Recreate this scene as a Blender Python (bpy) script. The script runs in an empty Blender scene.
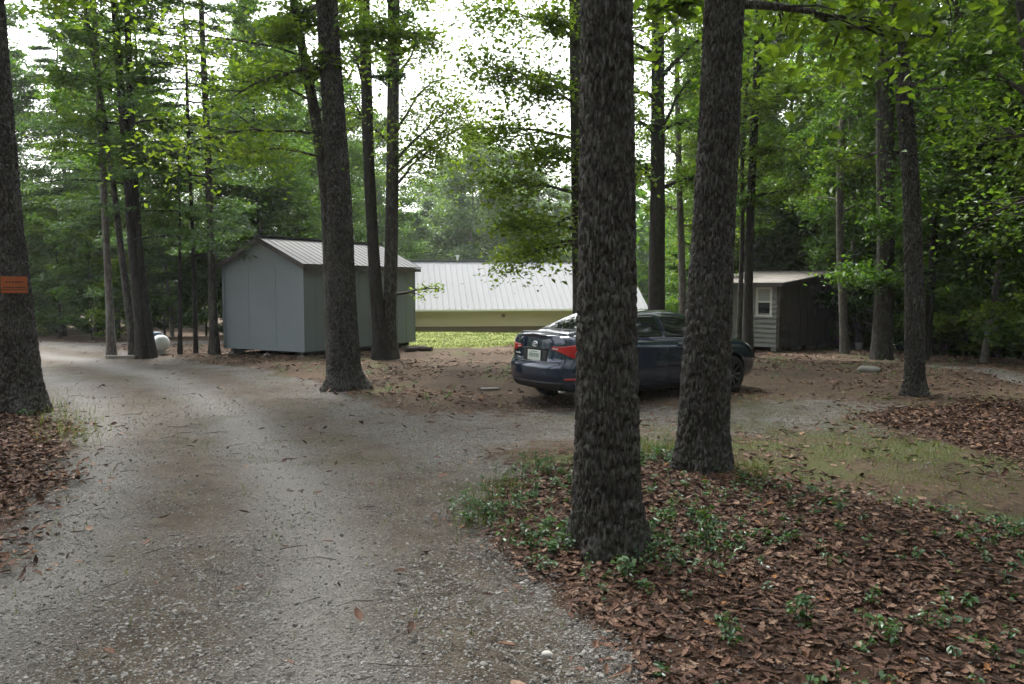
import bpy, bmesh, math, random
import numpy as np
from mathutils import Vector, Matrix
from mathutils.bvhtree import BVHTree

sc = bpy.context.scene
COL = sc.collection
R = math.radians
rng = np.random.default_rng(11)
random.seed(5)

# ------------------------------------------------------------------ camera
CAM_H, F, HOR, CX, CY = 1.8, 804.0, 286.0, 512.0, 342.0
cam_d = bpy.data.cameras.new('camera'); cam = bpy.data.objects.new('camera', cam_d); COL.objects.link(cam)
cam_d.sensor_width = 36.0; cam_d.lens = F / 1024 * 36.0; cam_d.clip_end = 1000; cam_d.clip_start = 0.05
cam.location = (0, 0, CAM_H)
cam.rotation_euler = (R(90) - math.atan((CY - HOR) / F), 0, 0)
sc.camera = cam

def wx(px, D): return (px - CX) / F * D
def wz(py, D): return CAM_H - (py - HOR) / F * D
def gp(px, py, z=0.0):
    D = (CAM_H - z) * F / (py - HOR)
    return (wx(px, D), D)

# ------------------------------------------------------------------ noise
def _h(ix, iy, iz, s=0):
    with np.errstate(over='ignore'):
        n = (ix.astype(np.int64) * 374761393 + iy.astype(np.int64) * 668265263 + iz.astype(np.int64) * 2147483647 + s * 1274126177) & 0xffffffff
        n = ((n ^ (n >> 13)) * 1274126177) & 0xffffffff
        n = ((n ^ (n >> 16)) * 2246822519) & 0xffffffff
        n = n ^ (n >> 15)
    return (n & 0xffffff) / float(0xffffff)
def vnoise(p, s=0):
    i = np.floor(p).astype(np.int64); f = p - i; u = f * f * (3 - 2 * f)
    r = 0
    for a in (0, 1):
        for b in (0, 1):
            for c in (0, 1):
                w = (u[:, 0] if a else 1 - u[:, 0]) * (u[:, 1] if b else 1 - u[:, 1]) * (u[:, 2] if c else 1 - u[:, 2])
                r = r + w * _h(i[:, 0] + a, i[:, 1] + b, i[:, 2] + c, s)
    return r
def fbm(p, o=4, s=0):
    r = 0; a = .5; t = 0
    for k in range(o):
        r = r + a * vnoise(p * 2 ** k, s + k); t += a; a *= .5
    return r / t
def worley(p, s=0):
    i = np.floor(p).astype(np.int64)
    f1 = np.full(len(p), 9.); f2 = np.full(len(p), 9.)
    for a in (-1, 0, 1):
        for b in (-1, 0, 1):
            for c in (-1, 0, 1):
                q = i + np.array([a, b, c])
                o = np.stack([_h(q[:, 0], q[:, 1], q[:, 2], s + k) for k in (1, 2, 3)], 1)
                d = np.linalg.norm(q + o - p, axis=1)
                f2 = np.minimum(f2, np.maximum(f1, d)); f1 = np.minimum(f1, d)
    return f1, f2
def sstep(a, b, x):
    t = np.clip((x - a) / (b - a), 0, 1); return t * t * (3 - 2 * t)

# ------------------------------------------------------------------ objects
def tag(o, label=None, cat=None, group=None, kind=None):
    if label: o['label'] = label
    if cat: o['category'] = cat
    if group: o['group'] = group
    if kind: o['kind'] = kind
    return o
def empty(name, loc=(0, 0, 0), rz=0, **k):
    o = bpy.data.objects.new(name, None); COL.objects.link(o)
    o.location = loc; o.rotation_euler = (0, 0, rz); o.empty_display_size = .2
    return tag(o, **k)
def mesh_np(name, verts, faces, mat, parent=None, smooth=True, attrs=None):
    """faces: array (n,3|4) or list of such arrays"""
    me = bpy.data.meshes.new(name)
    verts = np.asarray(verts, dtype=np.float32)
    if not isinstance(faces, (list, tuple)): faces = [faces]
    faces = [np.asarray(f, dtype=np.int32) for f in faces if len(f)]
    loops = np.concatenate([f.ravel() for f in faces])
    tot = np.concatenate([np.full(len(f), f.shape[1], np.int32) for f in faces])
    start = np.concatenate([[0], np.cumsum(tot)[:-1]]).astype(np.int32)
    me.vertices.add(len(verts)); me.vertices.foreach_set('co', verts.ravel())
    me.loops.add(len(loops)); me.loops.foreach_set('vertex_index', loops)
    me.polygons.add(len(tot)); me.polygons.foreach_set('loop_start', start); me.polygons.foreach_set('loop_total', tot)
    me.polygons.foreach_set('use_smooth', np.full(len(tot), bool(smooth)))
    if attrs:
        for k, v in attrs.items():
            a = me.attributes.new(k, 'FLOAT', 'POINT'); a.data.foreach_set('value', np.asarray(v, np.float32))
    me.update(calc_edges=True); me.validate()
    for m in (mat if isinstance(mat, (list, tuple)) else [mat]): me.materials.append(m)
    o = bpy.data.objects.new(name, me); COL.objects.link(o)
    if parent is not None: o.parent = parent
    return o
def copy_tree(o, parent=None):
    c = o.copy(); COL.objects.link(c); c.parent = parent
    for ch in list(o.children): copy_tree(ch, c)
    return c

class MB:
    """collects vertices / faces of one mesh"""
    def __init__(s): s.v = []; s.q = []; s.t = []; s.n = 0
    def add(s, v, q=(), t=()):
        v = np.asarray(v, float); s.v.append(v)
        if len(q): s.q.append(np.asarray(q, int) + s.n)
        if len(t): s.t.append(np.asarray(t, int) + s.n)
        s.n += len(v); return s
    def box(s, lo, hi):
        x0, y0, z0 = lo; x1, y1, z1 = hi
        v = [(x0, y0, z0), (x1, y0, z0), (x1, y1, z0), (x0, y1, z0), (x0, y0, z1), (x1, y0, z1), (x1, y1, z1), (x0, y1, z1)]
        return s.add(v, [(0, 3, 2, 1), (4, 5, 6, 7), (0, 1, 5, 4), (1, 2, 6, 5), (2, 3, 7, 6), (3, 0, 4, 7)])
    def hexa(s, v8): return s.add(v8, [(0, 3, 2, 1), (4, 5, 6, 7), (0, 1, 5, 4), (1, 2, 6, 5), (2, 3, 7, 6), (3, 0, 4, 7)])
    def beam(s, a, b, w, h, up=(0, 0, 1)):
        a = np.array(a, float); b = np.array(b, float); d = b - a; d /= np.linalg.norm(d)
        sd = np.cross(d, up); sd /= np.linalg.norm(sd); u = np.cross(sd, d)
        c = [(-w / 2, -h / 2), (w / 2, -h / 2), (w / 2, h / 2), (-w / 2, h / 2)]
        v = [a + sd * p + u * q for p, q in c] + [b + sd * p + u * q for p, q in c]
        return s.add(v, [(0, 1, 2, 3), (7, 6, 5, 4), (0, 4, 5, 1), (1, 5, 6, 2), (2, 6, 7, 3), (3, 7, 4, 0)])
    def tube(s, path, rad, seg=8, cap=True):
        v, q, t = tube(path, rad, seg, cap); return s.add(v, q, t)
    def build(s, name, mat, parent=None, smooth=False, bevel=0):
        f = []
        if s.q: f.append(np.concatenate(s.q))
        if s.t: f.append(np.concatenate(s.t))
        o = mesh_np(name, np.concatenate(s.v), f, mat, parent, smooth)
        if bevel:
            m = o.modifiers.new('bevel', 'BEVEL'); m.width = bevel; m.segments = 2; m.limit_method = 'ANGLE'
        return o

def tube(path, rad, seg=8, cap=True):
    path = np.asarray(path, float); n = len(path); rad = np.broadcast_to(np.asarray(rad, float), (n,))
    d = np.gradient(path, axis=0); d /= np.linalg.norm(d, axis=1)[:, None] + 1e-9
    ref = np.array([0, 1., 0]) if abs(d[:, 1]).mean() < .7 else np.array([1., 0, 0])
    a = np.cross(d, ref); a /= np.linalg.norm(a, axis=1)[:, None] + 1e-9
    b = np.cross(d, a)
    th = np.linspace(0, 2 * np.pi, seg, endpoint=False)
    v = path[:, None, :] + rad[:, None, None] * (np.cos(th)[None, :, None] * a[:, None, :] + np.sin(th)[None, :, None] * b[:, None, :])
    v = v.reshape(-1, 3)
    i = np.arange(n - 1)[:, None] * seg; j = np.arange(seg)[None, :]; k = (j + 1) % seg
    q = np.stack([i + j, i + seg + j, i + seg + k, i + k], -1).reshape(-1, 4)
    t = []
    if cap:
        v = np.vstack([v, path[0], path[-1]]); L = n * seg; jj = np.arange(seg); kk = (jj + 1) % seg
        t = np.vstack([np.stack([np.full(seg, L), jj, kk], 1), np.stack([np.full(seg, L + 1), (n - 1) * seg + kk, (n - 1) * seg + jj], 1)])
    return v, q, t

# ------------------------------------------------------------------ materials
def new_mat(name):
    m = bpy.data.materials.new(name); m.use_nodes = True
    nt = m.node_tree; nt.nodes.clear()
    out = nt.nodes.new('ShaderNodeOutputMaterial')
    return m, nt, out
def N(nt, typ, **kw):
    n = nt.nodes.new('ShaderNode' + typ)
    for k, v in kw.items():
        if k in n.inputs: n.inputs[k].default_value = v
        else: setattr(n, k, v)
    return n
def L(nt, a, b): nt.links.new(a, b)
def ramp(nt, stops, fac=None):
    r = N(nt, 'ValToRGB'); e = r.color_ramp.elements
    while len(e) < len(stops): e.new(.5)
    for el, (p, c) in zip(e, stops):
        el.position = p; el.color = (*c, 1) if len(c) == 3 else c
    if fac is not None: L(nt, fac, r.inputs[0])
    return r
def mixc(nt, fac, a, b, mode='MIX'):
    m = N(nt, 'Mix', data_type='RGBA', blend_type=mode)
    for sock, val in ((m.inputs[0], fac), (m.inputs[6], a), (m.inputs[7], b)):
        if hasattr(val, 'is_output'): L(nt, val, sock)
        elif isinstance(val, (int, float)): sock.default_value = val
        else: sock.default_value = (*val, 1)
    return m.outputs[2]
def math_(nt, op, a, b=0.0, clamp=False):
    m = N(nt, 'Math', operation=op, use_clamp=clamp)
    for sock, val in ((m.inputs[0], a), (m.inputs[1], b)):
        if hasattr(val, 'is_output'): L(nt, val, sock)
        else: sock.default_value = val
    return m.outputs[0]
def coords(nt, scale=(1, 1, 1), kind='Object', rot=(0, 0, 0)):
    t = N(nt, 'TexCoord'); mp = N(nt, 'Mapping'); mp.inputs['Scale'].default_value = scale; mp.inputs['Rotation'].default_value = rot
    L(nt, t.outputs[kind], mp.inputs[0]); return mp.outputs[0]
def noise(nt, vec, scale, detail=4, rough=.55):
    n = N(nt, 'TexNoise', Scale=scale, Detail=detail, Roughness=rough); L(nt, vec, n.inputs['Vector']); return n.outputs['Fac']
def bumpn(nt, h, strength=.5, dist=.01):
    b = N(nt, 'Bump', Strength=strength, Distance=dist); L(nt, h, b.inputs['Height']); return b.outputs[0]
def principled(nt, out, col, rough=.6, normal=None, spec=.4, metal=0.0, coat=0.0):
    p = N(nt, 'BsdfPrincipled')
    for nm, val in (('Base Color', col), ('Roughness', rough), ('Metallic', metal), ('Specular IOR Level', spec), ('Coat Weight', coat)):
        if hasattr(val, 'is_output'): L(nt, val, p.inputs[nm])
        elif isinstance(val, tuple): p.inputs[nm].default_value = (*val, 1)
        else: p.inputs[nm].default_value = val
    if normal is not None: L(nt, normal, p.inputs['Normal'])
    L(nt, p.outputs[0], out.inputs[0]); return p
def paint_mat(name, c, rough=.6, var=.25, bump=.15, scale=3.0, metal=0, spec=.4, stretch=(1, 1, 1)):
    m, nt, out = new_mat(name); v = coords(nt, stretch)
    n = noise(nt, v, scale, 6, .6); n2 = noise(nt, v, scale * 14, 4)
    lo = tuple(x * (1 - var) for x in c); hi = tuple(min(1, x * (1 + var)) for x in c)
    r = ramp(nt, [(.25, lo), (.75, hi)], math_(nt, 'ADD', math_(nt, 'MULTIPLY', n, .65), math_(nt, 'MULTIPLY', n2, .35)))
    principled(nt, out, r.outputs[0], rough, bumpn(nt, n2, bump, .01), spec, metal); return m

def leaf_mat(name, dark, mid, light, trans=.38, gloss=.06, hue=.25):
    m, nt, out = new_mat(name)
    a = N(nt, 'Attribute', attribute_name='tint')
    oi = N(nt, 'ObjectInfo')
    f = math_(nt, 'ADD', a.outputs['Fac'], math_(nt, 'MULTIPLY', math_(nt, 'SUBTRACT', oi.outputs['Random'], .5), hue), True)
    r = ramp(nt, [(0, dark), (.5, mid), (1, light)], f)
    tr = mixc(nt, 1.0, r.outputs[0], (1.58, 1.62, .6), 'MULTIPLY')
    d = N(nt, 'BsdfDiffuse'); t = N(nt, 'BsdfTranslucent'); g = N(nt, 'BsdfGlossy', Roughness=.38)
    g.inputs[0].default_value = (.8, .85, .9, 1)
    L(nt, r.outputs[0], d.inputs[0]); L(nt, tr, t.inputs[0])
    x = N(nt, 'MixShader'); x.inputs[0].default_value = trans; L(nt, d.outputs[0], x.inputs[1]); L(nt, t.outputs[0], x.inputs[2])
    y = N(nt, 'MixShader'); y.inputs[0].default_value = gloss; L(nt, x.outputs[0], y.inputs[1]); L(nt, g.outputs[0], y.inputs[2])
    L(nt, y.outputs[0], out.inputs[0]); return m
def bark_mat(name, a, b, lich, sc_=1.0, lichen=.5):
    m, nt, out = new_mat(name)
    v = coords(nt, (1, 1, .3)); v1 = coords(nt)
    n1 = noise(nt, v, 26 * sc_, 6, .65); n2 = noise(nt, v1, 3.0, 5); n3 = noise(nt, v, 70 * sc_, 4)
    vo = N(nt, 'TexVoronoi', Scale=30 * sc_); L(nt, v, vo.inputs['Vector'])
    vl = N(nt, 'TexVoronoi', Scale=46 * sc_); L(nt, coords(nt, (1, 1, .35)), vl.inputs['Vector'])
    c = ramp(nt, [(.3, a), (.72, b)], n1).outputs[0]
    pl = ramp(nt, [(.52, (0, 0, 0)), (.7, (1, 1, 1))], math_(nt, 'ADD', math_(nt, 'MULTIPLY', vl.outputs['Color'], .55), math_(nt, 'MULTIPLY', n2, .55)))
    c = mixc(nt, math_(nt, 'MULTIPLY', pl.outputs[0], lichen), c, lich)
    h = math_(nt, 'ADD', math_(nt, 'MULTIPLY', vo.outputs['Distance'], -.6), math_(nt, 'MULTIPLY', n3, .8))
    principled(nt, out, c, .9, bumpn(nt, h, .9, .012), .2); return m

M = {}
M['bark_near'] = bark_mat('rough_grey_bark', (.017, .015, .014), (.072, .065, .060), (.25, .25, .235), 1.5, .32)
M['bark'] = bark_mat('brown_grey_bark', (.02, .017, .0145), (.056, .049, .042), (.16, .16, .14), .7, .35)
M['bark_pale'] = bark_mat('pale_grey_bark', (.055, .048, .042), (.13, .115, .10), (.22, .22, .2), .7, .4)
M['bark_dark'] = bark_mat('dark_bark', (.013, .011, .010), (.034, .029, .025), (.06, .06, .053), .7, .3)
M['leaf_oak'] = leaf_mat('oak_leaf', (.04, .078, .013), (.08, .138, .018), (.14, .20, .028), .56, .03)
M['leaf_maple'] = leaf_mat('maple_leaf', (.03, .07, .015), (.062, .128, .020), (.115, .185, .03), .53, .03)
M['leaf_yellow'] = leaf_mat('yellow_green_leaf', (.05, .09, .014), (.096, .155, .02), (.16, .22, .03), .56, .03)  # yellower, lighter green than the oak and maple leaf
M['leaf_cool'] = leaf_mat('cool_needle', (.03, .066, .024), (.056, .11, .036), (.10, .16, .05), .45, .035)
M['leaf_far_haze'] = leaf_mat('hazed_far_leaf', (.055, .10, .042), (.095, .16, .066), (.15, .22, .10), .45)  # haze and brighter light over the far trees put into the leaf colour
M['leaf_ground'] = leaf_mat('ground_plant_leaf', (.025, .06, .018), (.05, .115, .03), (.10, .18, .045), .35)
M['grass'] = leaf_mat('grass_blade', (.06, .085, .022), (.11, .145, .035), (.2, .2, .08), .3)

def litter_mat():
    m, nt, out = new_mat('dead_leaf')
    a = N(nt, 'Attribute', attribute_name='tint')
    r = ramp(nt, [(0, (.03, .017, .012)), (.3, (.076, .038, .025)), (.6, (.142, .074, .048)), (.85, (.24, .16, .115)), (1, (.26, .12, .045))], a.outputs['Fac'])
    n = noise(nt, coords(nt), 60, 3)
    c = mixc(nt, .5, r.outputs[0], mixc(nt, 1.0, r.outputs[0], ramp(nt, [(.3, (.5, .5, .5)), (.7, (1.3, 1.3, 1.3))], n).outputs[0], 'MULTIPLY'))
    principled(nt, out, c, .75, None, .3); return m
M['litter'] = litter_mat()
def stone_mat():
    m, nt, out = new_mat('gravel_stone')
    a = N(nt, 'Attribute', attribute_name='tint')
    r = ramp(nt, [(0, (.085, .079, .073)), (.35, (.165, .157, .147)), (.7, (.235, .226, .213)), (.95, (.29, .28, .265)), (1, (.36, .35, .33))], a.outputs['Fac'])
    principled(nt, out, r.outputs[0], .85, None, .3); return m
M['stone'] = stone_mat()

# ------------------------------------------------------------------ terrain
def zg(x, y):
    x = np.asarray(x, float); y = np.asarray(y, float)
    p = np.stack([x, y, 0 * x], -1).reshape(-1, 3)
    z = (fbm(p * .35, 3, 3).reshape(x.shape) - .5) * .16
    z = z + (fbm(p * 2.3, 3, 9).reshape(x.shape) - .5) * .035
    z = z * sstep(1.5, 4, np.hypot(x, y))
    z = z + .07 * np.exp(-(((x - 1.7) / 2.0) ** 2 + ((y - 6.6) / 1.9) ** 2))
    z = z + .10 * np.exp(-(((x + 7.3) / 1.6) ** 2 + ((y - 11.4) / 1.6) ** 2))
    z = z - .35 * sstep(15, 27, y) * sstep(2, 6, x)
    t = (y - 30) + np.maximum(x - 10.5, 0) * 2.6
    z = z - 3.2 * sstep(0, 22, t) * sstep(5, 9, x)
    z = z - 1.75 * sstep(30.5, 38, y) * sstep(-13, -7, x) * (1 - sstep(8, 12, x))
    z = z - .8 * sstep(24, 45, y) * (1 - sstep(-13, -9, x))
    return z
def zg1(x, y): return float(zg(np.array([x]), np.array([y]))[0])

def poly_sd(x, y, poly):
    """signed distance, negative inside"""
    d = np.full(x.shape, 1e9); ins = np.zeros(x.shape, bool)
    n = len(poly)
    for i in range(n):
        ax, ay = poly[i]; bx, by = poly[(i + 1) % n]
        ex, ey = bx - ax, by - ay; t = np.clip(((x - ax) * ex + (y - ay) * ey) / (ex * ex + ey * ey + 1e-9), 0, 1)
        d = np.minimum(d, np.hypot(x - ax - t * ex, y - ay - t * ey))
        c = ((ay > y) != (by > y)) & (x < (bx - ax) * (y - ay) / (by - ay + 1e-12) + ax)
        ins ^= c
    return np.where(ins, -d, d)
def path_d(x, y, pts):
    d = np.full(x.shape, 1e9)
    for (ax, ay), (bx, by) in zip(pts[:-1], pts[1:]):
        ex, ey = bx - ax, by - ay; t = np.clip(((x - ax) * ex + (y - ay) * ey) / (ex * ex + ey * ey + 1e-9), 0, 1)
        d = np.minimum(d, np.hypot(x - ax - t * ex, y - ay - t * ey))
    return d
ISLAND = [gp(*p) for p in ((690, 770), (625, 650), (560, 592), (492, 540), (482, 514), (516, 484), (575, 468), (650, 462), (735, 482), (830, 505), (1030, 540), (1300, 560))] + [(9, 1.5), (2.6, 1.2)]
LEFTBANK = [gp(*p) for p in ((-250, 400), (20, 416), (50, 426), (34, 466), (4, 512), (-70, 580))] + [(-6, 3.4), (-14, 6)]
RIGHTLEAF = [gp(*p) for p in ((880, 418), (960, 405), (1060, 402), (1150, 430), (1100, 470), (985, 448))]
DRIVE = [(-.9, -6), (-1.3, 1.5), gp(300, 560), gp(250, 470), gp(190, 410), gp(130, 380), gp(60, 362), (-16, 24.5), (-26, 27)]
TRACKC = [(-.9, -6), (-1.35, 2.0), (-1.95, 4.2), gp(188, 560), gp(185, 470), gp(162, 412), gp(112, 378), gp(40, 359), (-18, 24)]
DRIVE2 = [gp(330, 470), gp(480, 430), gp(620, 420), gp(780, 418), gp(850, 410)]
PATHR = [gp(930, 361), gp(990, 368), gp(1040, 380), gp(1140, 400)]
LAWN = [gp(*p) for p in ((400, 347.5), (545, 347.5), (590, 343))] + [(8, 36), (8, 60), (-10, 60), (-8, 33)]
def ground_masks(x, y):
    w = .35 * (fbm(np.stack([x, y, 0 * x], -1).reshape(-1, 3) * 1.1, 4, 21).reshape(x.shape) - .5) * 2
    isl = 1 - sstep(-.12, .22, poly_sd(x, y, ISLAND) + w * .6)
    lb = 1 - sstep(-.2, .4, poly_sd(x, y, LEFTBANK) + w)
    rl = 1 - sstep(-.3, .5, poly_sd(x, y, RIGHTLEAF) + w)
    leaf = np.maximum(np.maximum(isl, lb), rl)
    d1 = path_d(x, y, DRIVE); d2 = path_d(x, y, DRIVE2)
    gr = np.maximum(1 - sstep(1.9, 3.3, d1 + w * 1.5), .62 * (1 - sstep(.6, 2.6, d2 + w * 1.8)))
    gr = np.maximum(gr, 1 - sstep(.6, 1.6, path_d(x, y, [(-16, 25), (-11, 25.6), (-8.6, 26.2)]) + w))  # sunlit ground left of the shed, its brightness put in as pale gravel
    gr = np.maximum(gr, .8 * (1 - sstep(.15, .7, path_d(x, y, PATHR) + w * .5)))
    gr = np.maximum(gr, (1 - sstep(2.5, 4.5, np.hypot(x + .3, y - 4) + w)))
    gr = gr * (1 - leaf)
    lawn = 1 - sstep(-.5, 1.0, poly_sd(x, y, LAWN) + w * 2.4)
    return leaf, gr, lawn
def make_ground():
    def axis(c, lo, hi, n, k):
        t = np.linspace(np.arcsinh((lo - c) / k), np.arcsinh((hi - c) / k), n); return c + k * np.sinh(t)
    xs = axis(.5, -180, 180, 420, 3.2); ys = axis(4.5, -120, 220, 420, 3.2)
    X, Y = np.meshgrid(xs, ys); Z = zg(X, Y)
    leaf, gr, lawn = ground_masks(X, Y)
    Z = Z - .05 * gr * sstep(1, 3, np.hypot(X, Y))
    n, m = X.shape
    i = np.arange(n - 1)[:, None] * m; j = np.arange(m - 1)[None, :]
    q = np.stack([i + j, i + j + 1, i + m + j + 1, i + m + j], -1).reshape(-1, 4)
    p = np.stack([X, Y, 0 * X], -1).reshape(-1, 3)
    moss = sstep(.5, .66, fbm(p * .55, 4, 33)) * sstep(.42, .6, fbm(p * 2.2, 3, 35))
    # greener open ground on the right of the two big trees
    mk = np.exp(-(((X - 4.8) / 3.4) ** 2 + ((Y - 8.2) / 2.0) ** 2)).ravel()
    moss = np.clip(moss * (.55 + .9 * mk) + 1.0 * mk * fbm(p * 1.5, 3, 36), 0, 1)
    # wheel tracks along the drive are cleaner and paler
    d1 = path_d(X, Y, TRACKC); trk = np.exp(-((d1 - .85) / .33) ** 2) * gr * (.55 + .75 * fbm(p * .8, 3, 41).reshape(X.shape)); mid = (np.exp(-(d1 / .42) ** 2) + np.exp(-((d1 - 1.75) / .5) ** 2)) * gr
    m_, nt, out = new_mat('forest_floor')
    def att(n_): return N(nt, 'Attribute', attribute_name=n_).outputs['Fac']
    v = coords(nt)
    def edge(s, sc1, amt):
        k = math_(nt, 'ADD', s, math_(nt, 'MULTIPLY', math_(nt, 'SUBTRACT', noise(nt, v, sc1, 5, .65), .5), amt))
        return ramp(nt, [(.35, (0, 0, 0)), (.65, (1, 1, 1))], k).outputs[0]
    fg = edge(att('gravel'), 5, .9); fl = edge(att('leafy'), 9, .6); fw = edge(att('lawn'), 2, .6); fm = edge(att('moss'), 7, .8)
    # gravel: two sizes of stones
    vo = N(nt, 'TexVoronoi', Scale=58.0); L(nt, v, vo.inputs['Vector'])
    vo2 = N(nt, 'TexVoronoi', Scale=125.0); L(nt, v, vo2.inputs['Vector'])
    sep = N(nt, 'SeparateColor'); L(nt, vo.outputs['Color'], sep.inputs[0])
    sep2 = N(nt, 'SeparateColor'); L(nt, vo2.outputs['Color'], sep2.inputs[0])
    rs = ramp(nt, [(0, (.034, .031, .029)), (.5, (.14, .132, .122)), (.85, (.26, .25, .235)), (1, (.45, .44, .42))], sep.outputs[0]).outputs[0]
    rs2 = ramp(nt, [(0, (.05, .045, .038)), (.6, (.168, .157, .143)), (1, (.33, .317, .298))], sep2.outputs[1]).outputs[0]
    gcol = mixc(nt, .5, rs, rs2)
    dirt = ramp(nt, [(.3, (.065, .050, .036)), (.7, (.16, .132, .10))], noise(nt, v, 3.2, 7, .65)).outputs[0]
    dfac = ramp(nt, [(.42, (0, 0, 0)), (.62, (1, 1, 1))], noise(nt, v, .9, 6, .62)).outputs[0]
    gcol = mixc(nt, math_(nt, 'MULTIPLY', math_(nt, 'ADD', math_(nt, 'MULTIPLY', dfac, .6), math_(nt, 'MULTIPLY', att('middle'), .7), True), .85), gcol, dirt)
    gcol = mixc(nt, math_(nt, 'MULTIPLY', att('track'), .85, True), gcol, mixc(nt, .6, rs2, (.30, .29, .27)))
    # brown needle-and-leaf floor
    br = ramp(nt, [(.28, (.032, .022, .016)), (.5, (.078, .056, .041)), (.72, (.15, .112, .082))], noise(nt, v, 14, 8, .72)).outputs[0]
    br2 = ramp(nt, [(.3, (.5, .48, .45)), (.7, (1.35, 1.3, 1.2))], noise(nt, v, .7, 5, .6)).outputs[0]
    br = mixc(nt, 1.0, br, br2, 'MULTIPLY')
    mossc = ramp(nt, [(.3, (.033, .038, .015)), (.5, (.07, .077, .03)), (.7, (.125, .122, .055))], noise(nt, v, 24, 8, .75)).outputs[0]
    lawnc = ramp(nt, [(.3, (.11, .14, .035)), (.7, (.22, .24, .075))], noise(nt, v, 9, 6, .7)).outputs[0]
    soil = ramp(nt, [(.3, (.022, .014, .01)), (.7, (.09, .052, .034))], noise(nt, v, 35, 6, .7)).outputs[0]
    c = mixc(nt, fg, br, gcol); c = mixc(nt, math_(nt, 'MULTIPLY', fm, math_(nt, 'SUBTRACT', .9, math_(nt, 'MULTIPLY', fg, .5))), c, mossc); c = mixc(nt, fl, c, soil); c = mixc(nt, fw, c, lawnc)
    h = math_(nt, 'ADD', math_(nt, 'MULTIPLY', vo.outputs['Distance'], -1.0), math_(nt, 'MULTIPLY', vo2.outputs['Distance'], -.6))
    h = math_(nt, 'ADD', math_(nt, 'MULTIPLY', h, fg), math_(nt, 'MULTIPLY', noise(nt, v, 40, 6, .7), 1.2))
    principled(nt, out, c, .95, bumpn(nt, h, .9, .022), .15)
    o = mesh_np('ground', np.stack([X, Y, Z], -1).reshape(-1, 3), q, m_, None, True,
                dict(gravel=gr.ravel(), leafy=leaf.ravel(), lawn=lawn.ravel(), moss=moss, track=trk.ravel(), middle=mid.ravel()))
    tag(o, kind='structure', label='gravel drive and brown forest floor under the trees')
    return o
make_ground()

# ------------------------------------------------------------------ leaves
def nrm(a): return a / (np.linalg.norm(a, axis=-1, keepdims=True) + 1e-9)
def leaf_geo(pos, size, tilt=.55, aspect=.55, detail=0, out=None):
    n = len(pos); size = np.broadcast_to(np.asarray(size, float), (n,))[:, None]
    nn = nrm(np.stack([rng.normal(0, tilt, n), rng.normal(0, tilt, n), np.ones(n)], 1))
    d = nrm(np.stack([rng.normal(0, 1, n), rng.normal(0, 1, n), rng.normal(-.25, .3, n)], 1))
    if out is not None: d = nrm(d * .8 + out)
    d = nrm(d - nn * (d * nn).sum(1, keepdims=True)); s = np.cross(nn, d)
    w = size * aspect * .5
    if detail == 0:
        v = np.stack([pos - d * size * .5, pos + s * w + nn * size * .07, pos + d * size * .5 - nn * size * .12, pos - s * w + nn * size * .07], 1)
        q = np.array([[0, 1, 2, 3]])
    else:
        a = pos - d * size * .5; b = pos + d * size * .5 - nn * size * .16
        v = np.stack([a, pos - d * size * .2 + s * w * .9 + nn * size * .1, pos + d * size * .18 + s * w * .85 + nn * size * .06, b,
                      pos + d * size * .18 - s * w * .85 + nn * size * .06, pos - d * size * .2 - s * w * .9 + nn * size * .1,
                      pos + d * size * .02 - nn * size * .03], 1)
        q = np.array([[0, 1, 2, 6], [6, 2, 3, 3], [0, 6, 4, 5], [6, 3, 4, 4]])
        k = v.shape[1]; base = (np.arange(n) * k)[:, None]
        t3 = np.array([[6, 2, 3], [6, 3, 4]]); q4 = np.array([[0, 1, 2, 6], [0, 6, 4, 5]])
        qq = (base[:, :, None] + q4[None]).reshape(-1, 4); tt = (base[:, :, None] + t3[None]).reshape(-1, 3)
        return v.reshape(-1, 3), [qq, tt], k
    k = 4; f = ((np.arange(n) * k)[:, None] + q).reshape(-1, 4)
    return v.reshape(-1, 3), [f], k

class Crown:
    def __init__(s): s.p = []; s.t = []; s.o = []
    def spray(s, a, b, n, spread, flat=.35, tint=None):
        a = np.asarray(a, float); b = np.asarray(b, float)
        t = rng.uniform(0.05, 1.08, n)[:, None]
        ln = np.linalg.norm(b - a)
        dev = rng.normal(0, 1, (n, 3)) * np.array([1, 1, flat]) * spread * (.45 + .75 * np.sin(np.clip(t, 0, 1) * math.pi))
        s.p.append(a + (b - a) * t + dev - np.array([0, 0, 1]) * (t ** 2) * .06 * ln)
        base = rng.uniform(.25, .7) if tint is None else tint
        s.t.append(np.clip(base + rng.normal(0, .17, n), 0, 1)); s.o.append(np.repeat(nrm(b - a)[None], n, 0))
    def count(s): return sum(len(p) for p in s.p)
    def build(s, name, mat, parent, size, tilt, aspect=.55, detail=0, thin=None, orient=False):
        p = np.concatenate(s.p); t = np.concatenate(s.t); o = np.concatenate(s.o)
        if thin is not None:
            k = thin(p); p, t, o = p[k], t[k], o[k]
        sz = size * rng.uniform(.55, 1.15, len(p))
        v, f, k = leaf_geo(p, sz, tilt, aspect, detail, o if orient else None)
        return mesh_np(name, v, f, mat, parent, False, dict(tint=np.repeat(t, k)))

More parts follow.
